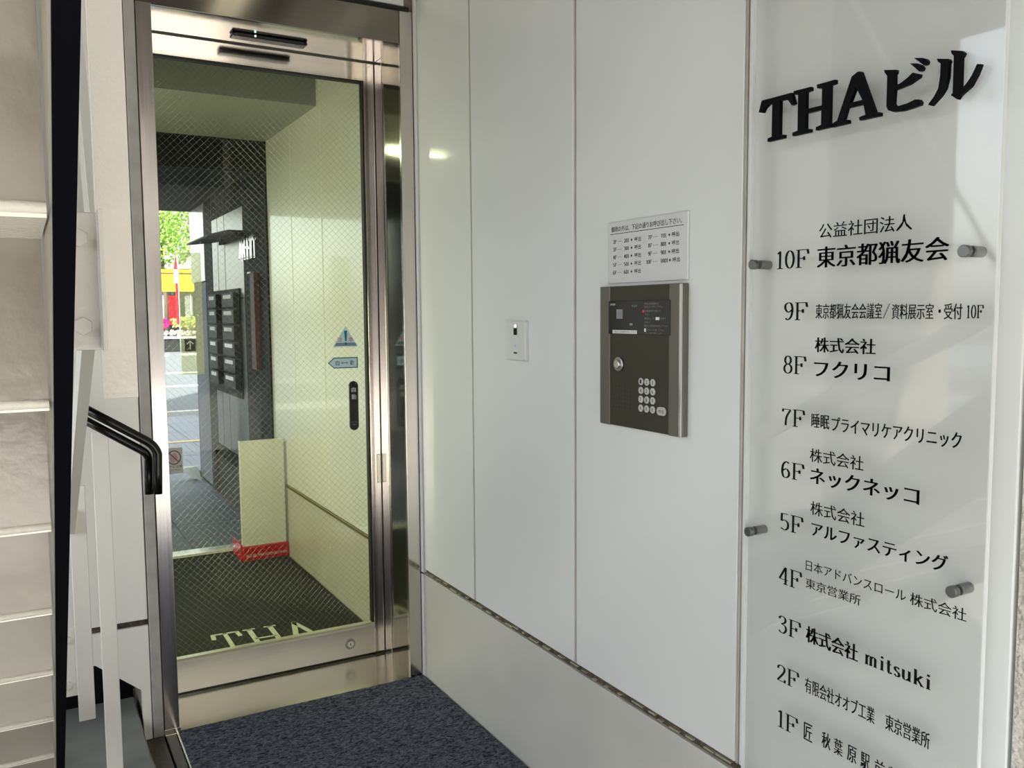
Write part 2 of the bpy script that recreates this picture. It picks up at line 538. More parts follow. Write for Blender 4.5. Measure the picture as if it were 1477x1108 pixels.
# ------------------------------------------------------------------ structure: floors
o = empty('floor', (0, 0, 0), kind='structure')
MB().box(-5, 0.4, -5.5, 0.0, -0.30, -0.03).build('ground_slab', M['concrete'], o)
for (x0, x1) in ((-0.999, -0.909), (-0.904, -0.872)):
    for (y0, y1) in ((-0.26, -0.004), (-1.40, -0.265), (-2.6, -1.405)):
        B(x0, x1, y0, y1, -0.03, 0.0).build('stone', M['stone_dark'], o, bevel=0.002)
B(-0.871, -0.866, -3.6, -0.004, -0.03, 0.006).build('mat_edge_strip', M['steel_floor'], o)
o = tag(B(-14, 12, -16, -5.5, -0.30, -0.01).build('pavement', M['paving_pale']), kind='structure')
o = tag(B(-30, 30, -40, -16, -0.30, -0.02).build('road', M['asphalt']), kind='structure')
o = empty('floor', (0, 0.3, 0), kind='structure')
B(-1.75, 0.0, 0.42, 2.1, -0.30, 0.0).build('lobby_slab', M['concrete'], o)

# passage floor: large grey tiles
o = empty('floor', (0, 2.2, 0), kind='structure')
B(-1.8, 0.02, 2.1, 4.9, -0.30, -0.008).build('grout_bed', M['asphalt'], o)
for i in range(4):
    for j in range(4):
        x0 = -1.79 + i * 0.452
        y0 = 2.215 + j * 0.67
        B(x0, x0 + 0.447, y0, y0 + 0.664, -0.02, 0.0).build('tile', M['paving'], o)
o = empty('pavement', (2, 7, 0), kind='structure')
B(-12, 20, 4.9, 9.7, -0.30, -0.012).build('bed', M['asphalt'], o)
for i in range(7):
    for j in range(5):
        x0 = -1.5 + i * 0.6
        y0 = 4.92 + j * 0.9
        if j == 2 or j == 4:
            pass
        B(x0, x0 + 0.592, y0, y0 + 0.89, -0.03, 0.0).build('paving_slab', M['paving'], o)
B(-1.5, 2.7, 6.75, 6.86, 0.0, 0.006).build('tactile_strip', M['tactile'], o)
B(-12, 20, 9.42, 9.56, -0.03, 0.05).build('kerb', M['paving_pale'], o)
o = empty('road', (2, 20, 0), kind='structure')
B(-30, 40, 9.7, 60, -0.30, -0.02).build('carriageway', M['asphalt'], o)
for y0, y1 in ((14.6, 14.85), (18.7, 18.95)):
    B(-20, 30, y0, y1, -0.02, -0.012).build('road_line', M['road_line'], o)
for i in range(4):
    B(2.6 + i * 0.9, 3.1 + i * 0.9, 28.2, 28.5, -0.02, 0.03).build('kerb_stone', M['road_line'], o)

# ------------------------------------------------------------------ structure: the long right wall
wall = empty('wall_right', (0, 0, 0), kind='structure')
B(0.02, 0.25, -2.172, 0.02, -0.05, 2.9).build('backing', M['joint'], wall)
B(0.0, 0.03, -2.172, -0.022, 0.0, 0.393).build('base_panel', M['panel_low'], wall, bevel=0.002)
B(0.010, 0.022, -2.172, 0.0, 0.393, 0.414).build('rusty_joint', M['rust'], wall)
# lumps of old sealant in the open joint
lump = MB()
yy = -0.03
while yy > -2.1:
    ln = random.uniform(0.008, 0.05)
    dz = random.uniform(0, 0.004)
    lump.box(0.003, 0.012, yy - ln, yy, 0.396 + dz * 2, 0.3985 + dz * 2 + random.uniform(0, 0.002))
    yy -= ln + random.uniform(0.004, 0.05)
tag(lump.build('sealant_lumps', M['brass'], wall), kind='stuff')
jo = [-0.022, -0.427, -1.015, -1.616, -2.178]
for a, b in zip(jo[:-1], jo[1:]):
    B(0.0, 0.03, b + 0.006, a - 0.006, 0.414, 2.9).build('panel', M['panel'], wall, bevel=0.0025)
for a in jo[1:-1]:
    B(0.0008, 0.02, a - 0.0032, a + 0.0032, 0.414, 2.9).build('joint_strip', M['joint_line'], wall)
B(-0.004, 0.03, -0.021, 0.0, 0.40, 2.9).build('corner_trim', M['trim_white'], wall, bevel=0.001)
B(-0.004, 0.03, -0.021, 0.0, 0.0, 0.392).build('corner_trim', M['trim_white'], wall, bevel=0.001)
B(0.001, 0.25, -2.36, -2.1785, 0, 2.9).build('rendered_edge', M['wall_end'], wall)
B(0.012, 3.0, -2.5, -2.36, -0.05, 2.9).build('return_wall', M['wall_end'], wall)

# interior right wall
wl = empty('wall_lobby_right', (0, 0.3, 0), kind='structure')
B(0.02, 0.25, 0.02, 2.12, -0.05, 2.6).build('backing', M['joint'], wl)
B(0.0, 0.03, 0.32, 2.12, 0.0, 0.39).build('base_panel', M['panel_low'], wl, bevel=0.002)
B(0.004, 0.022, 0.32, 2.12, 0.39, 0.41).build('open_joint', M['rust'], wl)
B(-0.004, 0.01, 0.32, 2.12, 0.386, 0.392).build('brass_strip', M['brass'], wl)
B(-0.002, 0.01, 0.32, 2.12, 0.402, 0.4055).build('brass_strip', M['brass'], wl)
for a, b in ((0.32, 1.098), (1.106, 1.614), (1.622, 2.12)):
    B(0.0, 0.03, a, b, 0.409, 2.6).build('panel', M['panel'], wl, bevel=0.0025)
for a in (1.102, 1.618):
    B(0.001, 0.02, a - 0.003, a + 0.003, 0.409, 2.6).build('joint_strip', M['trim_white'], wl)

# lobby: left wall, ceiling, lowered ceiling
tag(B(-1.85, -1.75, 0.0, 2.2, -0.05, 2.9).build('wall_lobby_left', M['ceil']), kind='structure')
ce = empty('ceiling', (0, 0, 2.4), kind='structure')
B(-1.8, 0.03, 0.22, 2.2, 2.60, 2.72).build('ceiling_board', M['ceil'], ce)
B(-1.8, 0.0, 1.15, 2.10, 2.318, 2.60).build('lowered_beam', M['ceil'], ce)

# lobby lamp: a bare fluorescent fitting across the lowered ceiling
lf = empty('fluorescent_fitting', (-0.85, 1.80, 2.3), 'fluorescent ceiling light across the lobby, mirrored in the steel door reveal', 'light')
B(-1.02, -0.66, 1.76, 1.84, 2.296, 2.317).build('housing', M['white'], lf)
MB().cyl((-0.98, 1.80, 2.284), (-0.70, 1.80, 2.284), 0.014).build('tube', M['tube'], lf)
lamp('lobby_fill_light', 'AREA', (-1.70, 1.05, 0.95), 8.0, (1.0, 0.98, 0.56), (0, math.radians(-90), 0), 1.0, 0.9)   # added fill light out of view, brightens the lower lobby wall
lamp('lobby_light_beam', 'AREA', (-0.84, 1.80, 2.265), 1.0, (0.93, 1.0, 0.62), (0, 0, 0), 0.24, 0.03)

# lobby back wall: black glazed screen with white sill
d2 = empty('door_2', (-0.8, 2.15, 0), kind='structure')
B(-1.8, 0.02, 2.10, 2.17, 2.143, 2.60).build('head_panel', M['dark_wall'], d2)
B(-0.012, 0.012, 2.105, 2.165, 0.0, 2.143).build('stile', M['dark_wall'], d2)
B(-1.75, -0.012, 2.10, 2.205, 0.0, 0.022).build('sill', M['box_white'], d2, bevel=0.002)
B(-1.75, -0.012, 2.13, 2.136, 0.022, 2.143).build('glass_pane', M['glass_back'], d2)

# ------------------------------------------------------------------ structure: passage beyond the lobby
wp = empty('wall_passage', (0, 3, 0), kind='structure')
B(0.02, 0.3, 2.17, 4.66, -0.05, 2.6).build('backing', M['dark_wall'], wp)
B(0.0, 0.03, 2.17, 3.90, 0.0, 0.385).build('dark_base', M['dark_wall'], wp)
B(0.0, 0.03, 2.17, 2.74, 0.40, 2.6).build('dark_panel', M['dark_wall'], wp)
for a, b in ((2.745, 3.295), (3.31, 3.53), (3.545, 3.74)):
    B(0.0, 0.03, a, b, 0.40, 1.455).build('dim_steel_panel', M['panel_dim'], wp)
    B(0.0, 0.03, a, b, 1.46, 2.03).build('steel_panel', M['dull_steel'], wp)
    B(0.0, 0.03, a, b, 2.035, 2.6).build('dark_panel', M['dark_wall'], wp)
B(0.0, 0.03, 3.76, 4.03, 0.0, 2.25).build('black_post', M['dark_wall'], wp)
B(0.0, 0.03, 4.04, 4.52, 0.03, 1.60).build('blue_grey_panel', M['paving'], wp)
B(0.0, 0.03, 4.06, 4.66, 1.61, 2.19).build('pale_panel', M['box_white'], wp)
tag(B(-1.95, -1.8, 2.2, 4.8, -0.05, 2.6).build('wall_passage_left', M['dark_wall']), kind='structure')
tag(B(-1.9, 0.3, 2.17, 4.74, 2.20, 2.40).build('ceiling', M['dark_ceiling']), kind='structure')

# ------------------------------------------------------------------ structure: door wall
wf = empty('wall_front', (-1, 0, 0), kind='structure')
B(-3.2, -0.905, 0.02, 0.3, 0.372, 2.9).build('backing', M['joint'], wf)
B(-0.962, -0.905, 0.02, 0.3, -0.05, 0.372).build('backing', M['joint'], wf)
B(-3.2, -0.968, 0.28, 0.32, -0.05, 0.372).build('void_back', M['dark_wall'], wf)
B(-0.905, 0.02, 0.02, 0.22, 2.40, 2.9).build('backing', M['joint'], wf)
B(-1.56, -0.942, 0.0, 0.03, 0.392, 2.9).build('panel', M['panel_warm'], wf, bevel=0.0025)
B(-2.2, -1.566, 0.0, 0.03, 0.392, 2.9).build('panel', M['panel_warm'], wf, bevel=0.0025)
# lower panel, cut away on the slant towards the stair
MB().prism([(-1.60, 0, 0.372), (-0.942, 0, 0.372), (-0.942, 0, 0.0), (-0.966, 0, 0.0), (-0.968, 0, 0.165), (-1.096, 0, 0.272), (-1.60, 0, 0.70 - 0.33)], (0, 0.03, 0)).build('lower_panel', M['panel_warm'], wf)
B(-1.6, -0.94, 0.010, 0.03, 0.372, 0.392).build('rusty_joint', M['rust'], wf)
B(-0.939, -0.908, -0.004, 0.03, 0.0, 2.9).build('weathered_strip', M['old_metal'], wf, bevel=0.002)
B(-0.905, -0.40, 0.0, 0.03, 2.418, 2.9).build('panel', M['panel'], wf, bevel=0.0025)
B(-0.396, -0.035, 0.0, 0.03, 2.418, 2.9).build('panel', M['panel'], wf, bevel=0.0025)
MB().tube([(-0.93, -0.003, 2.406), (-0.5, -0.003, 2.406), (-0.02, -0.003, 2.406)], 0.0085).build('gasket', M['black'], wf)
tag(B(-1.75, -0.968, 0.0, 0.25, -0.03, 0.0).build('floor_recess', M['black']), kind='structure')

# ------------------------------------------------------------------ the sliding door
dr = empty('door_1', (-0.45, 0.15, 0), kind='structure')
B(-0.905, -0.861, -0.004, 0.27, 0.020, 2.292).build('jamb', M['steel_v'], dr, bevel=0.001)
B(-0.907, -0.858, -0.006, 0.27, 0.0, 0.020).build('jamb_foot', M['steel_floor'], dr, bevel=0.001)
B(-0.055, -0.008, -0.004, 0.012, 0.0, 2.40).build('jamb', M['steel_v'], dr, bevel=0.001)
B(-0.045, -0.008, 0.012, 0.195, 0.0, 2.292).build('reveal', M['steel_dark'], dr)
B(-0.0435, -0.008, 0.205, 0.272, 0.0, 2.292).build('pocket_post', M['steel_v'], dr, bevel=0.001)
B(-0.035, -0.008, 0.19, 0.40, 0.0, 2.292).build('pocket_lining', M['black'], dr)
B(-0.905, -0.056, -0.003, 0.012, 2.287, 2.398).build('header_face', M['steel_fascia'], dr, bevel=0.001)
B(-0.861, -0.045, 0.012, 0.262, 2.292, 2.30).build('header_soffit', M['steel_head'], dr)
B(-0.861, -0.045, 0.262, 0.285, 2.2985, 2.31).build('header_groove', M['black'], dr)
B(-0.905, 0.02, 0.22, 0.40, 2.312, 2.60).build('head_box', M['black'], dr)
B(-0.905, -0.008, -0.008, 0.42, -0.03, 0.002).build('threshold', M['steel_floor'], dr, bevel=0.001)
B(-0.861, -0.04, 0.29, 0.34, 0.0, 0.004).build('floor_track', M['black'], dr)
# the moving leaf
B(-0.085, -0.0375, 0.28, 0.325, 0.012, 2.288).build('leaf_stile', M['steel_v'], dr, bevel=0.001)
B(-0.905, -0.862, 0.28, 0.325, 0.012, 2.288).build('leaf_stile', M['steel_v'], dr, bevel=0.001)
B(-0.862, -0.085, 0.28, 0.325, 0.012, 0.123).build('leaf_bottom_rail', M['steel_h'], dr, bevel=0.001)
B(-0.862, -0.085, 0.28, 0.325, 2.222, 2.288).build('leaf_top_rail', M['steel_head'], dr, bevel=0.001)
B(-0.862, -0.085, 0.290, 0.316, 0.123, 0.131).build('glazing_bead', M['brass'], dr)
B(-0.862, -0.085, 0.290, 0.316, 2.216, 2.222).build('glazing_bead', M['black'], dr)
B(-0.0905, -0.085, 0.290, 0.316, 0.131, 2.216).build('glazing_bead', M['black'], dr)
B(-0.862, -0.0905, 0.300, 0.3065, 0.131, 2.216).build('glass_pane', M['glass'], dr)
# wired glass: two families of slanting wires inside the pane
wm = MB()
gx0, gx1, gz0, gz1 = -0.861, -0.091, 0.132, 2.215
step, r = 0.0245, 0.00029
for fam in (1, -1):
    k0 = -int(2.4 / step) - 45
    for k in range(k0, -k0 + 100):
        c = k * step
        # z - gz0 = fam*(x-gx0) + c
        pts = []
        xa, xb = gx0, gx1
        za, zb = gz0 + fam * 0 + c, gz0 + fam * (gx1 - gx0) + c
        # clip in z
        def clip(x_a, z_a, x_b, z_b):
            for lim, hi in ((gz0, False), (gz1, True)):
                out_a = z_a > lim if hi else z_a < lim
                out_b = z_b > lim if hi else z_b < lim
                if out_a and out_b:
                    return None
                if out_a or out_b:
                    t = (lim - z_a) / (z_b - z_a)
                    xi = x_a + (x_b - x_a) * t
                    if out_a: x_a, z_a = xi, lim
                    else: x_b, z_b = xi, lim
            return x_a, z_a, x_b, z_b
        q = clip(xa, za, xb, zb)
        if q:
            wm.cyl((q[0], 0.3033 + fam * 0.0004, q[1]), (q[2], 0.3033 + fam * 0.0004, q[3]), r, n=5)
tag(wm.build('wire_mesh', M['wire'], dr), kind='stuff')
# slim finger pull in the stile
B(-0.0625, -0.0475, 0.2785, 0.281, 0.690, 0.803).build('finger_pull', M['satin'], dr)
B(-0.0605, -0.0495, 0.2778, 0.279, 0.693, 0.800).build('finger_recess', M['steel_dark'], dr)
B(-0.0425, -0.037, 0.203, 0.206, 0.690, 0.803).build('finger_pull', M['satin'], dr)

lk = empty('door_lock', (-0.187, 0.28, 0.066), 'round steel key cylinder low on the bottom rail of the glass door', 'lock')
MB().cyl((-0.187, 0.276, 0.066), (-0.187, 0.281, 0.066), 0.021, 28).build('rose', M['satin'], lk, bevel=0.001)
MB().cyl((-0.187, 0.273, 0.066), (-0.187, 0.277, 0.066), 0.012, 24).build('key_barrel', M['chrome'], lk, bevel=0.0006)
B(-0.1885, -0.1855, 0.2725, 0.2735, 0.061, 0.071).build('keyhole', M['black'], lk)

sn = empty('door_sensor', (-0.46, 0.17, 2.29), 'slim black motion sensor bar fixed under the steel door header', 'sensor')
B(-0.59, -0.335, 0.145, 0.195, 2.279, 2.292).build('housing', M['black_gloss'], sn, bevel=0.006, seg=3)
B(-0.575, -0.350, 0.1435, 0.150, 2.281, 2.288).build('lens_strip', M['black'], sn)
MB().cyl((-0.515, 0.1425, 2.285), (-0.515, 0.146, 2.285), 0.0028, 10).build('status_light', M['led'], sn)

# stickers on the glass, printed on the outer face
GY = 0.2992
st = empty('caution_sticker', (-0.172, GY, 1.26), 'triangular pale blue caution sticker with a teal exclamation mark on the door glass', 'sticker')
MB().prism([(-0.222, GY, 1.224), (-0.1705, GY, 1.304), (-0.122, GY, 1.224)], (0, 0.0006, 0)).build('backing', M['pale_blue'], st)
MB().prism([(-0.216, GY - 0.0003, 1.228), (-0.208, GY - 0.0003, 1.240), (-0.1345, GY - 0.0003, 1.240), (-0.127, GY - 0.0003, 1.228)], (0, 0.0003, 0)).build('base_band', M['slate'], st)
MB().prism([(-0.1765, GY - 0.0006, 1.286), (-0.1645, GY - 0.0006, 1.286), (-0.1672, GY - 0.0006, 1.246), (-0.1738, GY - 0.0006, 1.246)], (0, 0.0003, 0)).build('exclamation_mark', M['teal'], st)
MB().cyl((-0.1705, GY - 0.0006, 1.2365), (-0.1705, GY, 1.2365), 0.0055, 18).build('exclamation_dot', M['teal'], st)
put(MB(), font_mesh('注'), (-0.2015, GY - 0.0007, 1.2445), (1, 0, 0), UP, 0.017, 0.016).build('lettering', M['print_red'], st)
put(MB(), font_mesh('意'), (-0.1585, GY - 0.0007, 1.2445), (1, 0, 0), UP, 0.017, 0.016).build('lettering', M['print_red'], st)

st = empty('automatic_door_sticker', (-0.18, GY, 1.163), 'pale blue pointer sticker with a dark teal outline on the door glass', 'sticker')
MB().prism([(-0.243, GY, 1.1635), (-0.219, GY, 1.1845), (-0.124, GY, 1.1845), (-0.124, GY, 1.1425), (-0.219, GY, 1.1425)], (0, 0.0006, 0)).build('outline', M['teal'], st)
MB().prism([(-0.2375, GY - 0.0003, 1.1635), (-0.2175, GY - 0.0003, 1.1805), (-0.1285, GY - 0.0003, 1.1805), (-0.1285, GY - 0.0003, 1.1465), (-0.2175, GY - 0.0003, 1.1465)], (0, 0.0003, 0)).build('face', M['pale_blue'], st)
put(MB(), font_mesh('自'), (-0.212, GY - 0.0006, 1.1535), (1, 0, 0), UP, 0.014, 0.019).build('lettering', M['ink'], st)
put(MB(), font_mesh('動'), (-0.156, GY - 0.0006, 1.1535), (1, 0, 0), UP, 0.016, 0.019).build('lettering', M['ink'], st)
put(MB(), unit([(0, .5), (.3, 1), (.3, .7), (.7, .7), (.7, 1), (1, .5), (.7, 0), (.7, .3), (.3, .3), (.3, 0)], [(0, 1, 2, 8, 9), (2, 3, 7, 8), (3, 4, 5, 6, 7)]), (-0.194, GY - 0.0006, 1.159), (1, 0, 0), UP, 0.034, 0.008).build('double_arrow', M['slate'], st)

tp = empty('touch_plate', (-0.145, GY, 0.99), 'tall black rounded touch plate for the automatic door on the door glass', 'switch')
pts = [(-0.1635 + 0.0185 * (1 + math.cos(a)), GY - 0.006, (1.074 if math.sin(a) > 0 else 0.920) + 0.0185 * math.sin(a)) for a in [2 * math.pi * i / 28 + 0.001 for i in range(28)]]
MB().prism(pts, (0, 0.007, 0)).build('cover', M['black_gloss'], tp, bevel=0.0015)
put(MB(), font_mesh('自'), (-0.1545, GY - 0.0066, 1.050), (1, 0, 0), UP, 0.017, 0.018).build('lettering', M['sticker_white'], tp)
put(MB(), font_mesh('動'), (-0.1545, GY - 0.0066, 1.022), (1, 0, 0), UP, 0.018, 0.019).build('lettering', M['sticker_white'], tp)
put(MB(), font_mesh('押してください'), (-0.157, GY - 0.0066, 0.931), (1, 0, 0), UP, 0.024, 0.006).build('lettering', M['print_grey'], tp)
put(MB(), font_mesh('軽く'), (-0.152, GY - 0.0066, 0.921), (1, 0, 0), UP, 0.014, 0.006).build('lettering', M['print_grey'], tp)

st = empty('no_hands_sticker', (-0.803, GY, 0.84), 'small white sticker with a red crossed-out circle low on the door glass', 'sticker')
B(-0.8315, -0.7745, GY, GY + 0.0006, 0.798, 0.887).build('backing', M['sticker_white'], st, bevel=0.0002)
V, F = [], []
ribbon(V, F, ell(-0.803, 0.853, 0.0215, 0.0235, 0, 360, 32), 0.0035, 0.0035)
ribbon(V, F, [(-0.8185, 0.8695), (-0.7875, 0.8365)], 0.0032, 0.0032)
MB().add([(a, GY - 0.0004, b) for a, b in V], F).build('ban_ring', M['brown_red'], st)
hand = [(-0.815, 0.840), (-0.8165, 0.852), (-0.8125, 0.861), (-0.806, 0.868), (-0.799, 0.869), (-0.793, 0.862), (-0.790, 0.852), (-0.795, 0.840), (-0.804, 0.835)]
MB().prism([(a, GY - 0.00015, b) for a, b in hand], (0, 0.0002, 0)).build('hand_mark', M['pink'], st)
put(MB(), font_mesh('ドアに注意'), (-0.829, GY - 0.0004, 0.8165), (1, 0, 0), UP, 0.052, 0.009).build('lettering', M['ink'], st)
put(MB(), font_mesh('CAUTION'), (-0.819, GY - 0.0004, 0.8055), (1, 0, 0), UP, 0.034, 0.0065).build('lettering', M['print_grey'], st)

# ------------------------------------------------------------------ mats
em = empty('entrance_mat', (-0.43, -1.6, 0), 'blue loop-pile entrance mat lying in front of the steel threshold', 'mat')
B(-0.865, -0.006, -3.3, -0.010, -0.03, 0.010).build('pile', M['mat_blue'], em)

lm = empty('lobby_mat', (-0.8, 1.2, 0), 'dark lobby floor mat with cream serif letters behind the glass door', 'mat')
B(-1.72, -0.008, 0.43, 2.095, 0.0, 0.010).build('pile', M['lobby_mat'], lm)
for ch, (x0, x1, tilt) in {'T': (-0.622, -0.498, -0.02), 'H': (-0.487, -0.350, -0.01), 'A': (-0.342, -0.195, 0.0)}.items():
    V, F = serif_mesh(ch, 0.12, 0.055)
    MB().add([(x0 + a * (x1 - x0), 0.540 + b * 0.255 - (x0 + a * (x1 - x0) + 0.4) * 0.06, 0.0105) for a, b in V], F).build('letter', M['mat_letter'], lm)

# ------------------------------------------------------------------ fire extinguisher box
fx = empty('extinguisher_box', (-0.13, 1.93, 0), 'white fire extinguisher cabinet on a red base standing in the lobby corner', 'fire cabinet')
B(-0.2535, -0.012, 1.850, 1.872, 0.088, 0.668).build('cabinet', M['box_white'], fx, bevel=0.003)
B(-0.012, 0.0, 1.848, 1.90, 0.088, 0.650).build('side_rail', M['satin'], fx)
B(-0.2535, -0.002, 1.840, 2.03, 0.010, 0.088).build('base', M['red'], fx, bevel=0.003)
B(-0.262, -0.2535, 1.850, 2.06, 0.012, 0.10).build('base_flange', M['red'], fx)
put(MB(), font_mesh('消火器'), (-0.238, 1.8385, 0.029), (1, 0, 0), UP, 0.055, 0.017).build('lettering', M['white'], fx)
put(MB(), font_mesh('FIRE EXTINGUISHER'), (-0.170, 1.8385, 0.031), (1, 0, 0), UP, 0.155, 0.013).build('lettering', M['white'], fx)

# ------------------------------------------------------------------ intercom and its plates on the right wall
ic = empty('intercom_panel', (0, -1.3, 1.24), 'bronze entry intercom with keypad and black display on the white wall', 'intercom')
B(-0.016, 0.0, -1.456, -1.150, 1.078, 1.411).build('housing', M['bronze_light'], ic, bevel=0.002)
B(-0.0225, -0.016, -1.450, -1.4175, 1.0785, 1.4105).build('side_band', M['bronze_light'], ic, bevel=0.001)
B(-0.0225, -0.016, -1.199, -1.164, 1.0785, 1.4105).build('side_band', M['bronze_light'], ic, bevel=0.001)
B(-0.021, -0.016, -1.417, -1.1995, 1.080, 1.409).build('face_plate', M['bronze'], ic)
B(-0.0232, -0.020, -1.4585, -1.452, 1.080, 1.409).build('edge_strip', M['chrome'], ic)
B(-0.0235, -0.021, -1.423, -1.196, 1.298, 1.3755).build('display', M['screen'], ic, bevel=0.0006)
IX = -0.0239


def ic_text(s, y0, z0, w, h, m_='print_grey'):
    put(MB(), font_mesh(s), (IX, y0, z0), RIGHT_WALL_U, UP, w, h).build('lettering', M[m_], ic)


B(IX, -0.0235, -1.252, -1.228, 1.334, 1.356).build('window', M['print_grey'], ic)
B(IX, -0.0235, -1.306, -1.213, 1.2995, 1.3075).build('notice_strip', M['white'], ic)
put(MB(), font_mesh('ご用の方は部屋番号を押して下さい'), (IX - 0.0002, -1.217, 1.3012), RIGHT_WALL_U, UP, 0.085, 0.0046).build('lettering', M['ink'], ic)
ic_text('AIPHONE', -1.204, 1.3655, 0.019, 0.0045, 'sticker_white')
ic_text('呼出中', -1.287, 1.3605, 0.020, 0.006)
ic_text('通話', -1.279, 1.319, 0.011, 0.005, 'sticker_white')
ic_text('呼出は部屋番号と', -1.333, 1.3655, 0.052, 0.005)
ic_text('呼出ボタンを押して下さい', -1.333, 1.3585, 0.064, 0.005)
B(IX, -0.0235, -1.333, -1.326, 1.3475, 1.3545).build('red_mark', M['print_red'], ic)
ic_text('部屋番号を押して', -1.335, 1.349, 0.056, 0.005)
ic_text('下さい', -1.334, 1.342, 0.018, 0.005)
ic_text('確認して', -1.333, 1.332, 0.036, 0.005)
B(IX, -0.0235, -1.386, -1.373, 1.3315, 1.338).build('button_mark', M['sticker_white'], ic)
ic_text('を押す', -1.390, 1.332, 0.018, 0.005)
ic_text('呼出が鳴ります', -1.334, 1.3245, 0.022, 0.004)
ic_text('間違えた時は取消を押して下さい', -1.333, 1.316, 0.082, 0.0048)
B(IX, -0.0235, -1.339, -1.333, 1.305, 1.3125).build('lamp_mark', M['sticker_white'], ic)
ic_text('が点灯したら話して下さい', -1.342, 1.307, 0.060, 0.0048)
ic_text('ランプ消灯で終了します', -1.338, 1.300, 0.058, 0.0045)
MB().cyl((-0.021, -1.2375, 1.227), (-0.0265, -1.2375, 1.227), 0.0175, 26).build('key_switch', M['satin'], ic, bevel=0.0015)
MB().cyl((-0.0265, -1.2375, 1.227), (-0.031, -1.2375, 1.227), 0.0095, 22).build('key_barrel', M['chrome'], ic, bevel=0.001)
for i in range(7):
    for j in range(6):
        y = -1.214 - i * 0.01085
        z = 1.1735 - j * 0.0099
        MB().cyl((-0.0212, y, z), (-0.0205, y, z), 0.0023, 6).build('speaker_hole', M['black'], ic)
for y in (-1.392, -1.399):
    for z in (1.1955, 1.1875):
        MB().cyl((-0.0212, y, z), (-0.0205, y, z), 0.0012, 6).build('microphone_hole', M['black'], ic)
keys = ['1', '2', '3', '4', '5', '6', '7', '8', '9', '*', '0', '#']
for i, kch in enumerate(keys):
    y = -1.3210 - (i % 3) * 0.0212
    z = 1.1912 - (i // 3) * 0.0204
    MB().cyl((-0.0195, y, z), (-0.0214, y, z), 0.0098, 20).build('key_ring', M['black'], ic)
    kk = MB().cyl((-0.0205, y, z), (-0.0238, y, z), 0.0083, 20).build('key', M['key'], ic, bevel=0.0006)
    put(MB(), font_mesh(kch), (-0.0241, y + 0.0027, z - 0.0043), RIGHT_WALL_U, UP, 0.0054, 0.0086).build('numeral', M['ink'], kk)
z = 1.1295
for rr, dx, mm, nm in ((0.0112, 0.0014, 'black', 'call_button_ring'), (0.0095, 0.0032, 'key', 'call_button')):
    pts = [(-0.0205, -1.3945 + (0.0065 if math.cos(a) > 0 else -0.0065) + rr * math.cos(a), z + rr * math.sin(a)) for a in [2 * math.pi * i / 24 + 0.01 for i in range(24)]]
    kb = MB().prism(pts, (-dx, 0, 0)).build(nm, M[mm], ic)
put(MB(), font_mesh('呼出'), (-0.0240, -1.3855, z - 0.0042), RIGHT_WALL_U, UP, 0.018, 0.0084).build('lettering', M['ink'], kb)

pl = empty('call_instruction_plate', (0, -1.31, 1.49), 'silver plate of floor calling numbers mounted just above the intercom', 'sign')
B(-0.005, 0.0, -1.4565, -1.166, 1.418, 1.564).build('plate', M['silver_plate'], pl, bevel=0.0012)
PX = -0.0054
put(MB(), font_mesh('御用の方は、下記の通りお呼び出し下さい。', 0, 2, 0.02), (PX, -1.182, 1.5395), RIGHT_WALL_U, UP, 0.2545, 0.0135).build('lettering', M['ink'], pl)
B(PX, -0.005, -1.4425, -1.177, 1.5348, 1.5360).build('ruled_line', M['ink'], pl)
for col, rows in ((0, [('2F', '201'), ('3F', '301'), ('4F', '401'), ('5F', '501'), ('6F', '601')]), (1, [('7F', '701'), ('8F', '801'), ('9F', '901'), ('10F', '1001')])):
    for i, (fl, num) in enumerate(rows):
        z = 1.5125 - i * 0.0183 + (0.0005 if col else 0)
        y = -1.189 if col == 0 else -1.322
        wl_ = 0.0145
        if fl == '10F':
            y += 0.006
            wl_ = 0.020
        put(MB(), serif_mesh(fl, 0.15, 0.07), (PX, y, z), RIGHT_WALL_U, UP, wl_, 0.0090).build('lettering', M['ink'], pl)
        put(MB(), serif_mesh('...', 0.12, 0.12), (PX, y - wl_ - 0.004, z + 0.0036), RIGHT_WALL_U, UP, 0.014, 0.0013).build('lettering', M['ink'], pl)
        y2 = -1.232 if col == 0 else -1.3665
        wn_ = 0.0185 if len(num) == 3 else 0.025
        put(MB(), serif_mesh(num, 0.15, 0.07), (PX, y2, z), RIGHT_WALL_U, UP, wn_, 0.0090).build('lettering', M['ink'], pl)
        put(MB(), serif_mesh('+', 0.16, 0.16), (PX, y2 - wn_ - 0.0075 + (0.004 if len(num) == 4 else 0), z + 0.0018), RIGHT_WALL_U, UP, 0.0058, 0.0056).build('lettering', M['ink'], pl)
        put(MB(), font_mesh('呼出', 0, 2, 0.02), (PX, -1.2725 if col == 0 else -1.4045 - (0.003 if len(num) == 4 else 0), z - 0.0005), RIGHT_WALL_U, UP, 0.0235, 0.0105).build('lettering', M['ink'], pl)

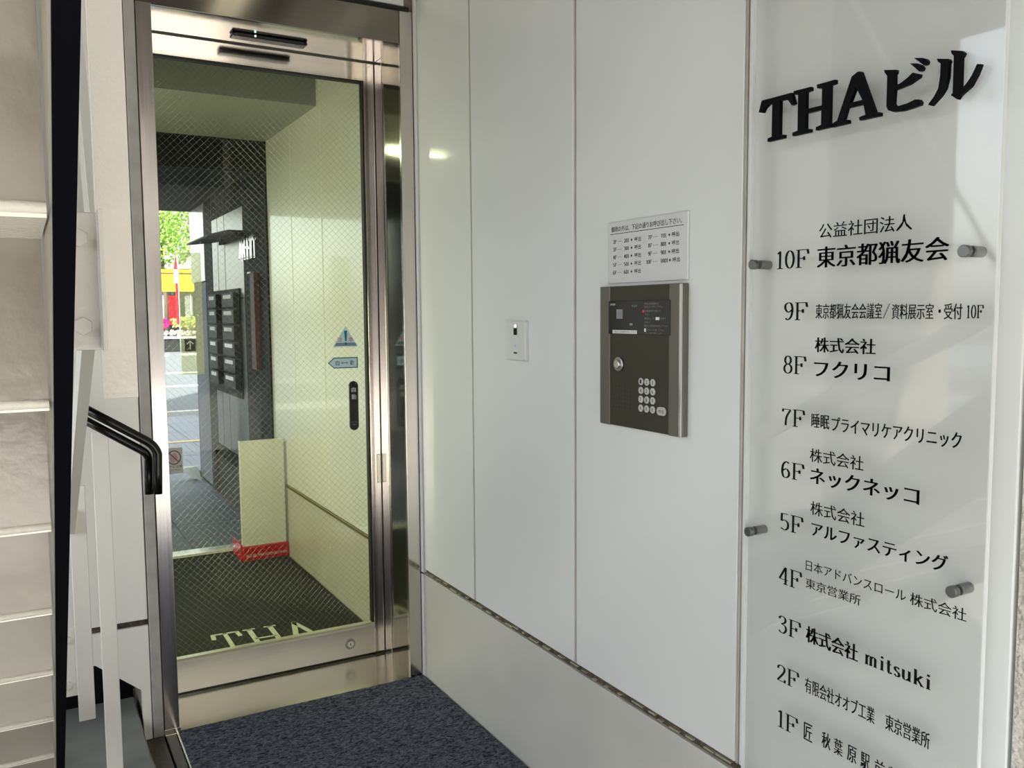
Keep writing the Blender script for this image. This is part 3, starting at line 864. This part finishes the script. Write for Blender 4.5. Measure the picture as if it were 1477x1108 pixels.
cr_ = empty('card_reader', (0, -0.73, 1.27), 'slim white card reader plate with a green light, on the wall between door and intercom', 'card reader')
B(-0.012, 0.0, -0.7815, -0.6745, 1.213, 1.326).build('cover', M['silver_plate'], cr_, bevel=0.0015)
B(-0.0126, -0.012, -0.7385, -0.7165, 1.231, 1.318).build('reader_strip', M['silver_plate'], cr_)
B(-0.0130, -0.0126, -0.7375, -0.7175, 1.286, 1.3055).build('dark_window', M['screen'], cr_)
MB().cyl((-0.0126, -0.7275, 1.312), (-0.0134, -0.7275, 1.312), 0.0036, 14).build('status_light', M['led'], cr_)
MB().cyl((-0.0126, -0.7275, 1.256), (-0.0132, -0.7275, 1.256), 0.0046, 14).build('reader_mark', M['blue_dot'], cr_)
B(-0.0130, -0.0126, -0.7375, -0.7175, 1.2325, 1.2365).build('slot', M['screen'], cr_)

# ------------------------------------------------------------------ acrylic directory sign
sg = empty('directory_sign', (0, -1.9, 1.3), 'clear acrylic floor directory with black lettering held off the wall on steel studs', 'sign')
SX = -0.035
Y0, Y1 = -1.6655, -2.149
B(SX, SX + 0.008, Y1, Y0, 0.25, 2.16).build('acrylic_sheet', M['acrylic'], sg)
B(SX - 0.0002, SX + 0.0082, Y0 - 0.001, Y0 + 0.0008, 0.25, 2.16).build('sheet_edge', M['acrylic_edge'], sg)
B(SX - 0.0002, SX + 0.0082, Y1 - 0.0008, Y1 + 0.001, 0.25, 2.16).build('sheet_edge', M['acrylic_edge'], sg)
for (y, z) in ((-1.683, 1.4375), (-2.104, 1.4355), (-1.683, 0.924), (-2.104, 0.924), (-1.683, 0.42), (-2.104, 0.42), (-1.683, 1.95), (-2.104, 1.95)):
    so = MB().cyl((0.001, y, z), (SX + 0.008, y, z), 0.0085, 24).build('standoff', M['stud'], sg, bevel=0.0008)
    MB().cyl((SX, y, z), (SX - 0.011, y, z), 0.0092, 28).build('standoff_cap', M['stud'], so, bevel=0.0008)
LINES = [
    ('10F', 'serif', -1.7361, 1.426, 0.0755, 0.0328),
    ('公益社団法人', 'thin', -1.8312, 1.4744, 0.1813, 0.0254),
    ('東京都猟友会', 'bold', -1.8276, 1.424, 0.2484, 0.0365),
    ('9F', 'serif', -1.7554, 1.3328, 0.0557, 0.0324),
    ('東京都猟友会会議室', 'mid', -1.8275, 1.3357, 0.135, 0.0261),
    ('／', 'mid', -1.9643, 1.3361, 0.0124, 0.0247),
    ('資料展示室', 'mid', -1.9802, 1.3355, 0.0735, 0.0244),
    ('・', 'mid', -2.0613, 1.3451, 0.0046, 0.0056),
    ('受付', 'mid', -2.0704, 1.3355, 0.0297, 0.0239),
    ('10F', 'serifmid', -2.1069, 1.337, 0.0262, 0.0197),
    ('株式会社', 'mid', -1.8274, 1.277, 0.1253, 0.0262),
    ('8F', 'serif', -1.7559, 1.2357, 0.0542, 0.0327),
    ('フクリコ', 'bold', -1.8265, 1.234, 0.1543, 0.0287),
    ('7F', 'serif', -1.7546, 1.1399, 0.0549, 0.0315),
    ('睡眠', 'mid', -1.8234, 1.143, 0.0396, 0.0256),
    ('プライマリケアクリニック', 'bold', -1.8673, 1.1413, 0.2391, 0.0256),
    ('株式会社', 'thin', -1.8217, 1.0812, 0.1135, 0.0247),
    ('6F', 'serif', -1.7556, 1.0424, 0.0551, 0.0314),
    ('ネックネッコ', 'bold', -1.8227, 1.0423, 0.2174, 0.0293),
    ('株式会社', 'thin', -1.8256, 0.9862, 0.1143, 0.0249),
    ('5F', 'serif', -1.7562, 0.944, 0.0549, 0.0324),
    ('アルファスティング', 'bold', -1.8288, 0.9479, 0.2632, 0.0267),
    ('4F', 'serif', -1.7543, 0.8417, 0.0562, 0.033),
    ('日本アドバンスロール', 'thin', -1.8179, 0.8823, 0.2038, 0.0194),
    ('株式会社', 'thin', -2.0288, 0.8811, 0.0952, 0.0206),
    ('東京営業所', 'thin', -1.8183, 0.8503, 0.1181, 0.0184),
    ('3F', 'serif', -1.7557, 0.7473, 0.0551, 0.0333),
    ('株式会社', 'heavy', -1.8214, 0.7507, 0.1129, 0.0303),
    ('mitsuki', 'serifbold', -1.9482, 0.7536, 0.1213, 0.0259),
    ('2F', 'serif', -1.7546, 0.6531, 0.0541, 0.0325),
    ('有限会社オオブ工業', 'mid', -1.8217, 0.6566, 0.1486, 0.0281),
    ('東京営業所', 'mid', -1.9907, 0.6579, 0.0809, 0.0271),
    ('1F', 'serif', -1.7591, 0.5641, 0.0495, 0.0338),
    ('匠', 'mid', -1.8214, 0.5668, 0.0198, 0.0327),
    ('秋', 'mid', -1.8622, 0.5704, 0.0197, 0.0294),
    ('葉', 'mid', -1.8888, 0.5704, 0.0191, 0.029),
    ('原', 'mid', -1.9171, 0.5704, 0.0197, 0.0292),
    ('駅', 'mid', -1.9449, 0.5704, 0.0183, 0.029),
    ('前', 'mid', -1.973, 0.5704, 0.0191, 0.029),
    ('整', 'mid', -1.9997, 0.5704, 0.0189, 0.029),
]
STY = {'thin': (0.0, 3, 0.012), 'mid': (0.0, 3, 0.028), 'bold': (0.0, 3, 0.028), 'heavy': (0.0, 4, 0.028)}
for s, style, y, z, w, h in LINES:
    if style.startswith('serif'):
        th = {'serif': (0.115, 0.048), 'serifmid': (0.14, 0.055), 'serifbold': (0.17, 0.06)}[style]
        VF = serif_mesh(s, *th)
    else:
        VF = font_mesh(s, *STY[style])
    put(MB(), VF, (SX - 0.0006, y, z), RIGHT_WALL_U, UP, w, h).build('lettering', M['ink'], sg)
GLY = {
    'T': [(-1.6992, 1.7359), (-1.7688, 1.7349), (-1.7758, 1.7158), (-1.7705, 1.7144), (-1.7629, 1.7241), (-1.7562, 1.7277), (-1.7420, 1.7282), (-1.7418, 1.6680), (-1.7524, 1.6649), (-1.7521, 1.6602), (-1.7154, 1.6602), (-1.7153, 1.6648), (-1.7252, 1.6665), (-1.7254, 1.7282), (-1.7138, 1.7268), (-1.7052, 1.7222), (-1.7001, 1.7152), (-1.6925, 1.7173)],
    'H': [(-1.7748, 1.7363), (-1.8114, 1.7355), (-1.8116, 1.7307), (-1.8014, 1.7296), (-1.8014, 1.6995), (-1.8381, 1.6989), (-1.8377, 1.7290), (-1.8270, 1.7312), (-1.8264, 1.7360), (-1.8628, 1.7357), (-1.8629, 1.7307), (-1.8530, 1.7298), (-1.8530, 1.6660), (-1.8634, 1.6634), (-1.8635, 1.6605), (-1.8263, 1.6605), (-1.8261, 1.6647), (-1.8372, 1.6666), (-1.8372, 1.6935), (-1.8016, 1.6937), (-1.8015, 1.6665), (-1.8118, 1.6640), (-1.8115, 1.6600), (-1.7744, 1.6602), (-1.7743, 1.6647), (-1.7856, 1.6661), (-1.7855, 1.7297), (-1.7754, 1.7318)],
    'A': [(-1.9093, 1.7378), (-1.9139, 1.7369), (-1.9432, 1.6669), (-1.9526, 1.6642), (-1.9527, 1.6600), (-1.9156, 1.6602), (-1.9147, 1.6643), (-1.9270, 1.6659), (-1.9223, 1.6847), (-1.8888, 1.6853), (-1.8822, 1.6666), (-1.8916, 1.6642), (-1.8917, 1.6598), (-1.8580, 1.6597), (-1.8579, 1.6633), (-1.8706, 1.6673), (-1.8980, 1.7331)],
    'bi': [(-1.9600, 1.7282), (-1.9794, 1.7240), (-1.9795, 1.7203), (-1.9774, 1.7180), (-1.9777, 1.6994), (-1.9896, 1.7013), (-2.0019, 1.7069), (-2.0100, 1.7122), (-2.0211, 1.7075), (-2.0206, 1.7044), (-2.0037, 1.6976), (-1.9778, 1.6945), (-1.9769, 1.6736), (-1.9796, 1.6695), (-1.9876, 1.6670), (-2.0017, 1.6679), (-2.0154, 1.6709), (-2.0215, 1.6696), (-2.0246, 1.6655), (-2.0233, 1.6621), (-2.0081, 1.6604), (-1.9926, 1.6595), (-1.9767, 1.6616), (-1.9685, 1.6657), (-1.9657, 1.6718), (-1.9658, 1.7186), (-1.9611, 1.7246)],
    'dot': [(-2.0073, 1.7267), (-2.0165, 1.7245), (-2.0236, 1.7201), (-2.0261, 1.7163), (-2.0245, 1.7133), (-2.0209, 1.7131), (-2.0152, 1.7189)],
    'dot2': [(-2.0141, 1.7330), (-2.0253, 1.7305), (-2.0311, 1.7274), (-2.0333, 1.7237), (-2.0325, 1.7208), (-2.0287, 1.7201), (-2.0210, 1.7273)],
    'ru': [(-2.0512, 1.7227), (-2.0679, 1.7182), (-2.0697, 1.7152), (-2.0681, 1.7125), (-2.0675, 1.6921), (-2.0637, 1.6775), (-2.0569, 1.6686), (-2.0428, 1.6573), (-2.0389, 1.6594), (-2.0482, 1.6692), (-2.0545, 1.6796), (-2.0570, 1.6972), (-2.0572, 1.7152), (-2.0522, 1.7196)],
    'ru2': [(-2.0731, 1.7292), (-2.0886, 1.7244), (-2.0917, 1.7211), (-2.0907, 1.7183), (-2.0881, 1.7157), (-2.0883, 1.6675), (-2.0986, 1.6761), (-2.1064, 1.6856), (-2.1138, 1.6995), (-2.1178, 1.6985), (-2.1130, 1.6865), (-2.1042, 1.6723), (-2.0882, 1.6624), (-2.0847, 1.6580), (-2.0755, 1.6651), (-2.0782, 1.6679), (-2.0779, 1.7208), (-2.0738, 1.7259)]}
HOLE = [(-1.9058, 1.7170), (-1.8929, 1.6908), (-1.9204, 1.6907)]
for k, pts in GLY.items():
    solid([(-a, b) for a, b in pts], [[(-a, b) for a, b in HOLE]] if k == 'A' else [], (SX, 0, 0), (0, -1, 0), UP, (-1, 0, 0), 0.0075).build('raised_letter', M['black_paint'], sg)

# ------------------------------------------------------------------ steel staircase seen from underneath
ss = empty('steel_staircase', (-1.6, -1.3, 0), 'white painted steel staircase with closed risers and bolted flat-bar railing', 'staircase')
RUN, RISE = 0.2, 0.16
XL, XR = -2.15, -1.231
for k in range(-5, 10):
    y = -2.168 + RUN * k
    z = 1.427 - RISE * k
    zt = z + RISE
    if z < 0.08:
        continue
    # closed riser with a rounded lip along its foot
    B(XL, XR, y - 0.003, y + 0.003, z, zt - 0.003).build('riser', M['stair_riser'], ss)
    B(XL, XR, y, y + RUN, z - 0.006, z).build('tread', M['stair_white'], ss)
    MB().tube([(XL, y - 0.002, z + 0.001), (XR, y - 0.002, z + 0.001)], 0.0045, 10).build('riser_lip', M['stair_white'], ss)


def slope_plate(x0, x1, off_low, off_high, ya, yb):
    """plate in the stair's slope: offsets are measured straight up/down from the lip line"""
    def zl(y): return 1.427 - RISE / RUN * (y + 2.168)
    base = [(x0, ya, zl(ya) + off_low), (x0, yb, zl(yb) + off_low), (x0, yb, zl(yb) + off_high), (x0, ya, zl(ya) + off_high)]
    return MB().prism(base, (x1 - x0, 0, 0))


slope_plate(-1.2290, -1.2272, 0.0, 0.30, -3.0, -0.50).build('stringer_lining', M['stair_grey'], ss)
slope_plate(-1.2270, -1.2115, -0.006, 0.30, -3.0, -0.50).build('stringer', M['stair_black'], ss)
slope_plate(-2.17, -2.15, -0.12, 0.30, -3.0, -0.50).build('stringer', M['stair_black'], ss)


def hexbolt(x, y, z, r, parent):
    pts = [(x + r * math.cos(math.pi / 3 * i + 0.5), y, z + r * math.sin(math.pi / 3 * i + 0.5)) for i in range(6)]
    MB().prism(pts, (0, -0.006, 0)).build('hex_bolt', M['stair_white'], parent, bevel=0.0015)


# bolted bracket and hanging flat bars
br = B(-1.197, -1.1555, -1.608, -1.600, 1.304, 1.486).build('bracket_plate', M['stair_white'], ss, bevel=0.002)
B(-1.158, -1.1535, -1.66, -1.600, 1.304, 1.486).build('bracket_flange', M['stair_white'], ss, bevel=0.001)
hexbolt(-1.1795, -1.608, 1.452, 0.0125, br)
hexbolt(-1.1785, -1.608, 1.336, 0.0125, br)
B(-1.154, -1.1085, -1.556, -1.548, 1.233, 2.75).build('baluster', M['stair_white'], ss, bevel=0.0015)
br = B(-1.197, -1.163, -0.457, -0.450, 0.374, 0.556).build('bracket_plate', M['stair_bar'], ss, bevel=0.0015)
hexbolt(-1.187, -0.457, 0.525, 0.0125, br)
hexbolt(-1.187, -0.457, 0.404, 0.0125, br)
B(-1.165, -1.1265, -0.470, -0.462, 0.308, 0.92).build('baluster', M['stair_bar'], ss, bevel=0.0015)
B(-1.096, -1.0545, -0.306, -0.298, 0.070, 1.035).build('baluster', M['stair_bar'], ss, bevel=0.0015)
# sloping outer rails seen almost end-on


def zline(y): return 1.427 - RISE / RUN * (y + 2.168)


MB().prism([(-1.172, -1.50, 1.33), (-1.172, -0.47, 0.80), (-1.172, -0.47, 0.86), (-1.172, -1.50, 1.40)], (0.018, 0, 0)).build('outer_rail', M['stair_bar'], ss)
MB().prism([(-1.178, -1.50, 1.40), (-1.178, -0.9, 2.45), (-1.160, -0.9, 2.45), (-1.160, -1.50, 1.40)], (0, 0.01, 0)).build('upper_brace', M['stair_bar'], ss)
MB().prism([(-1.154, -1.52, 1.40), (-1.154, -0.9, 2.45), (-1.140, -0.9, 2.45), (-1.140, -1.52, 1.40)], (0, 0.01, 0)).build('upper_brace', M['stair_bar'], ss)

hr = empty('handrail', (-1.0, -0.2, 0.9), 'black bent double-tube handrail between the white stair bars and the door frame', 'handrail')


def bend_path(a, b, c, d, k=6):
    """straight a-b, rounded corner b-c, straight c-d"""
    a, b, c, d = map(Vector, (a, b, c, d))
    t = ((b - a).normalized() - (d - c).normalized())
    m = b + (b - a).normalized() * (c - b).length * 0.55
    pts = [a, a.lerp(b, .5)]
    for i in range(k + 1):
        u = i / k
        pts.append(b * (1 - u) ** 2 + m * 2 * u * (1 - u) + c * u * u)
    return pts + [c.lerp(d, .5), d]


MB().tube(bend_path((-1.122, -0.325, 1.110), (-0.962, -0.325, 1.004), (-0.933, -0.325, 0.965), (-0.937, -0.325, 0.852)), 0.0122, 16).build('front_tube', M['black_gloss'], hr)
MB().tube(bend_path((-1.122, -0.318, 1.078), (-0.975, -0.318, 0.978), (-0.955, -0.305, 0.948), (-0.958, -0.305, 0.850)), 0.0115, 16).build('rear_tube', M['black_gloss'], hr)

bl = empty('concrete_block', (-1.1, -0.3, 0), 'low grey-green concrete plinth at the foot of the white stair bars', 'plinth')
MB().prism([(-1.205, 0.205, 0.07), (-0.973, 0.198, 0.07), (-0.976, -0.225, 0.07), (-0.958, -0.60, 0.07), (-0.958, -1.4, 0.07), (-1.205, -1.4, 0.07)], (0, 0, -0.10)).build('plinth_top', M['concrete'], bl, bevel=0.006)

# ------------------------------------------------------------------ passage furniture, seen through two panes
mbk = empty('mailbox_bank', (0, 3.3, 1.1), 'bank of dark letterboxes with pale name strips on the passage wall', 'mailbox')
B(-0.010, 0.0, 2.86, 3.755, 0.80, 1.52).build('back_board', M['dark_wall'], mbk)
for (ya, yb) in ((2.88, 3.24), (3.44, 3.74)):
    for i in range(6):
        z0 = 1.40 - i * 0.108
        bx = B(-0.045, -0.010, ya, yb, z0, z0 + 0.092).build('letterbox', M['box_black'], mbk, bevel=0.003)
        B(-0.047, -0.045, ya + 0.06, yb - 0.06, z0 + 0.055, z0 + 0.080).build('name_strip', M['sticker_white'] if i < 3 else M['satin'], bx)

cn = empty('small_canopy', (0, 3.1, 1.85), 'thin dark pointed canopy projecting from the passage wall above the letterboxes', 'canopy')
MB().prism([(0.0, 2.60, 1.855), (-0.12, 2.60, 1.855), (-0.17, 2.98, 1.855), (-0.165, 3.82, 1.855), (-0.03, 3.5, 1.855), (0.0, 3.3, 1.855)], (0, 0, 0.012)).build('blade', M['box_black'], cn)
MB().prism([(0.0, 2.62, 1.83), (-0.06, 2.62, 1.83), (-0.09, 2.98, 1.83), (-0.02, 3.4, 1.83), (0.0, 3.3, 1.83)], (0, 0, 0.026)).build('soffit', M['dark_wall'], cn)

ch = empty('chrome_letters', (0, 2.6, 1.8), 'small shiny metal letters on the dark passage wall beside the canopy', 'sign')
for c_, y_ in zip('AHT', (2.78, 2.64, 2.50)):
    V, F = serif_mesh(c_, 0.22, 0.10)
    VV = [(-0.02, y_ - a * 0.11, 1.69 + b * 0.14) for a, b in V]
    MB().add(VV, F).add([(-0.002, q[1], q[2]) for q in VV], F).build('letter', M['chrome'], ch)

dp = empty('red_banner', (0, 2.4, 1.3), 'narrow dark red hanging banner on the dark passage wall', 'banner')
B(-0.03, 0.0, 2.36, 2.46, 1.02, 1.60).build('cloth', M['dark_red'], dp)
MB().cyl((-0.035, 2.34, 1.60), (-0.035, 2.48, 1.60), 0.006, 10).build('rod', M['satin'], dp)

fl = empty('reflection_sheet', (-0.43, 2.12, 1.35), 'pale translucent sheet imitating a reflection in the lobby back glass', 'film')
B(-0.487, -0.368, 2.1265, 2.129, 1.022, 1.690).build('sheet', M['film'], fl)  # pale reflection in the glass, modelled as a hazy sheet
ar = empty('arrow_sign', (-0.45, 2.12, 1.18), 'small black square sign with a white upward arrow on the pale film', 'sign')
B(-0.468, -0.412, 2.121, 2.126, 1.149, 1.216).build('board', M['black'], ar)
V, F = [], []
ribbon(V, F, [(-0.440, 1.160), (-0.440, 1.206)], 0.005, 0.005)
ribbon(V, F, [(-0.457, 1.190), (-0.440, 1.207)], 0.005, 0.005)
ribbon(V, F, [(-0.440, 1.207), (-0.423, 1.190)], 0.005, 0.005)
MB().add([(a, 2.1205, b) for a, b in V], F).build('arrow_mark', M['white'], ar)

wd = empty('pale_wedge', (-0.15, 4.5, 0), 'small pale wedge lying at the far end of the passage wall', 'wedge')
MB().prism([(-0.02, 4.40, 0.0), (-0.20, 4.55, 0.10), (-0.02, 4.55, 0.10), (-0.02, 4.55, 0.0)], (0, 0.03, 0)).build('wedge_body', M['box_white'], wd)  # plain pale triangular block on the floor

# ------------------------------------------------------------------ the street beyond
pn = empty('street_planter', (3.6, 32, 0), 'long black planter with a white rim on the far side of the street', 'planter')
B(1.5, 6.5, 31.4, 32.2, 0, 0.48).build('trough', M['black'], pn)
B(1.5, 6.5, 31.35, 31.45, 0.47, 0.55).build('rim', M['white'], pn)


def clump(name, label, cx, cy, cz, rx, ry, rz, n, size, m_, group='flowers along the street planter'):
    mb = MB()
    for i in range(n):
        a = random.uniform(0, 2 * math.pi); t = random.random() ** 0.5; b = random.uniform(-1, 1)
        x = cx + rx * t * math.cos(a); y = cy + ry * t * math.sin(a); z = cz + rz * b * math.sqrt(max(0, 1 - t * t * 0.7))
        d = Vector((random.uniform(-1, 1), random.uniform(-1, 1), random.uniform(-1, 1))).normalized()
        u = d.orthogonal().normalized() * size * random.uniform(.6, 1.2)
        w = d.cross(u).normalized() * size * random.uniform(.6, 1.2)
        c = Vector((x, y, z))
        mb.add([c - u, c + w * .6, c + u, c - w * .6], [(0, 1, 2, 3)])
    o_ = mb.build('petals' if 'flower' in name else 'foliage', m_)
    return o_


for nm, lb, cx, cz, rx, rz, m_ in (
        ('flower_bush', 'magenta azalea bush in the street planter', 3.30, 1.03, 0.34, 0.22, 'magenta'),
        ('flower_bush', 'white and pink flowers low in the street planter', 3.75, 0.67, 1.0, 0.11, 'petal_white'),
        ('flower_bush', 'yellow-green leafy bush in the street planter', 4.40, 1.07, 0.70, 0.24, 'leaf_flower')):
    e = empty(nm, (cx, 31.7, 0.5), lb, 'plant')
    f = clump(nm, lb, cx, 31.7, cz, rx, 0.3, rz, 420, 0.06, M[m_])
    f.parent = e
    f.matrix_parent_inverse = e.matrix_basis.inverted()
    f['kind'] = 'stuff'
    MB().tube([(cx, 31.7, cz - rz), (cx + 0.03, 31.7, cz)], 0.02, 6).build('stem', M['bark'], e)

te = empty('street_tree', (3.9, 34.9, 0), 'leafy green street tree above the yellow sign across the road', 'tree')
MB().tube([(4.0, 34.9, 0), (4.0, 34.9, 2.0), (3.9, 34.9, 3.6), (3.8, 34.9, 5.0)], 0.09, 10).build('trunk', M['bark'], te)
f = clump('crown', '', 3.9, 34.8, 4.95, 1.35, 1.1, 1.75, 5200, 0.075, M['leaf'])
f.name = 'crown'; f['kind'] = 'stuff'
f.parent = te
f.matrix_parent_inverse = te.matrix_basis.inverted()

ys = empty('yellow_sign', (3.9, 33, 2.7), 'yellow shop sign board across the street', 'sign')
B(3.38, 4.75, 32.6, 32.75, 2.25, 3.10).build('board', M['yellow'], ys)
B(3.38, 4.75, 32.59, 32.60, 2.92, 2.97).build('stripe', M['dark_red'], ys)
for x in (3.45, 4.6):
    MB().cyl((x, 32.7, 0), (x, 32.7, 2.25), 0.04, 8).build('post', M['satin'], ys)

rp = empty('red_flag_banner', (3.5, 30.6, 0), 'tall thin red and white flag banner on a pole across the street', 'banner')
MB().cyl((3.85, 30.6, 0), (3.85, 30.6, 3.5), 0.025, 8).build('pole', M['white'], rp)
B(3.74, 3.86, 30.58, 30.59, 1.0, 2.5).build('red_cloth', M['red'], rp)
B(3.70, 3.86, 30.58, 30.59, 2.5, 3.0).build('white_cloth', M['white'], rp)
MB().prism([(3.70, 30.58, 3.0), (3.86, 30.58, 3.0), (3.78, 30.58, 3.5)], (0, 0.01, 0)).build('red_tip', M['red'], rp)

sb = empty('street_shop', (4, 38, 0), 'pale shop building with dark display windows across the street', 'building')
B(-6, 14, 38.3, 44, 0, 12).build('wall', M['facade_pale'], sb)
B(2.0, 3.75, 38.0, 38.3, 0, 9).build('teal_front', M['facade_teal'], sb)
B(3.8, 7.2, 38.1, 38.3, 3.4, 4.0).build('fascia', M['white'], sb)
for i in range(5):
    x0 = 3.3 + i * 0.75
    B(x0, x0 + 0.62, 38.05, 38.3, 0.5, 2.9).build('display_window', M['shop_dark'], sb)
for i in range(4):
    for j in range(3):
        B(4.2 + i * 1.3, 5.1 + i * 1.3, 38.2, 38.32, 4.6 + j * 2.0, 5.8 + j * 2.0).build('window', M['shop_dark'], sb)
for i, (x0, mm) in enumerate(((3.45, 'white'), (4.05, 'petal_white'), (4.5, 'red'), (5.2, 'white'))):
    B(x0, x0 + 0.33, 37.9, 37.95, 0.9, 2.2).build('poster', M[mm], sb)

# ------------------------------------------------------------------ the mass of the building and what stands behind the camera
tag(B(-3.6, 6, -4.6, 4.75, 2.9, 14).build('ceiling', M['porch_ceil']), kind='structure')
tag(B(0.3, 6, -2.36, 4.66, -0.05, 2.9).build('wall_block', M['building']), kind='structure')
op = empty('opposite_building', (-2, -19, 0), 'pale building standing across the road behind the viewer', 'building')
B(-22, 18, -26, -19, 0, 11).build('wall', M['building'], op)
for i in range(12):
    for j in range(3):
        B(-20 + i * 3.1, -18.4 + i * 3.1, -19.05, -18.9, 1.2 + j * 3.3, 3.2 + j * 3.3).build('window', M['shop_dark'], op)

pf = empty('porch_light', (-0.3, -1.36, 2.8), 'twin-tube porch ceiling light mirrored in the steel door header', 'light')
B(-0.38, -0.22, -1.80, -0.95, 2.885, 2.90).build('housing', M['dark_wall'], pf, bevel=0.003)
for x in (-0.335, -0.265):
    MB().cyl((x, -1.76, 2.845), (x, -0.99, 2.845), 0.013).build('tube', M['tube_porch'], pf)
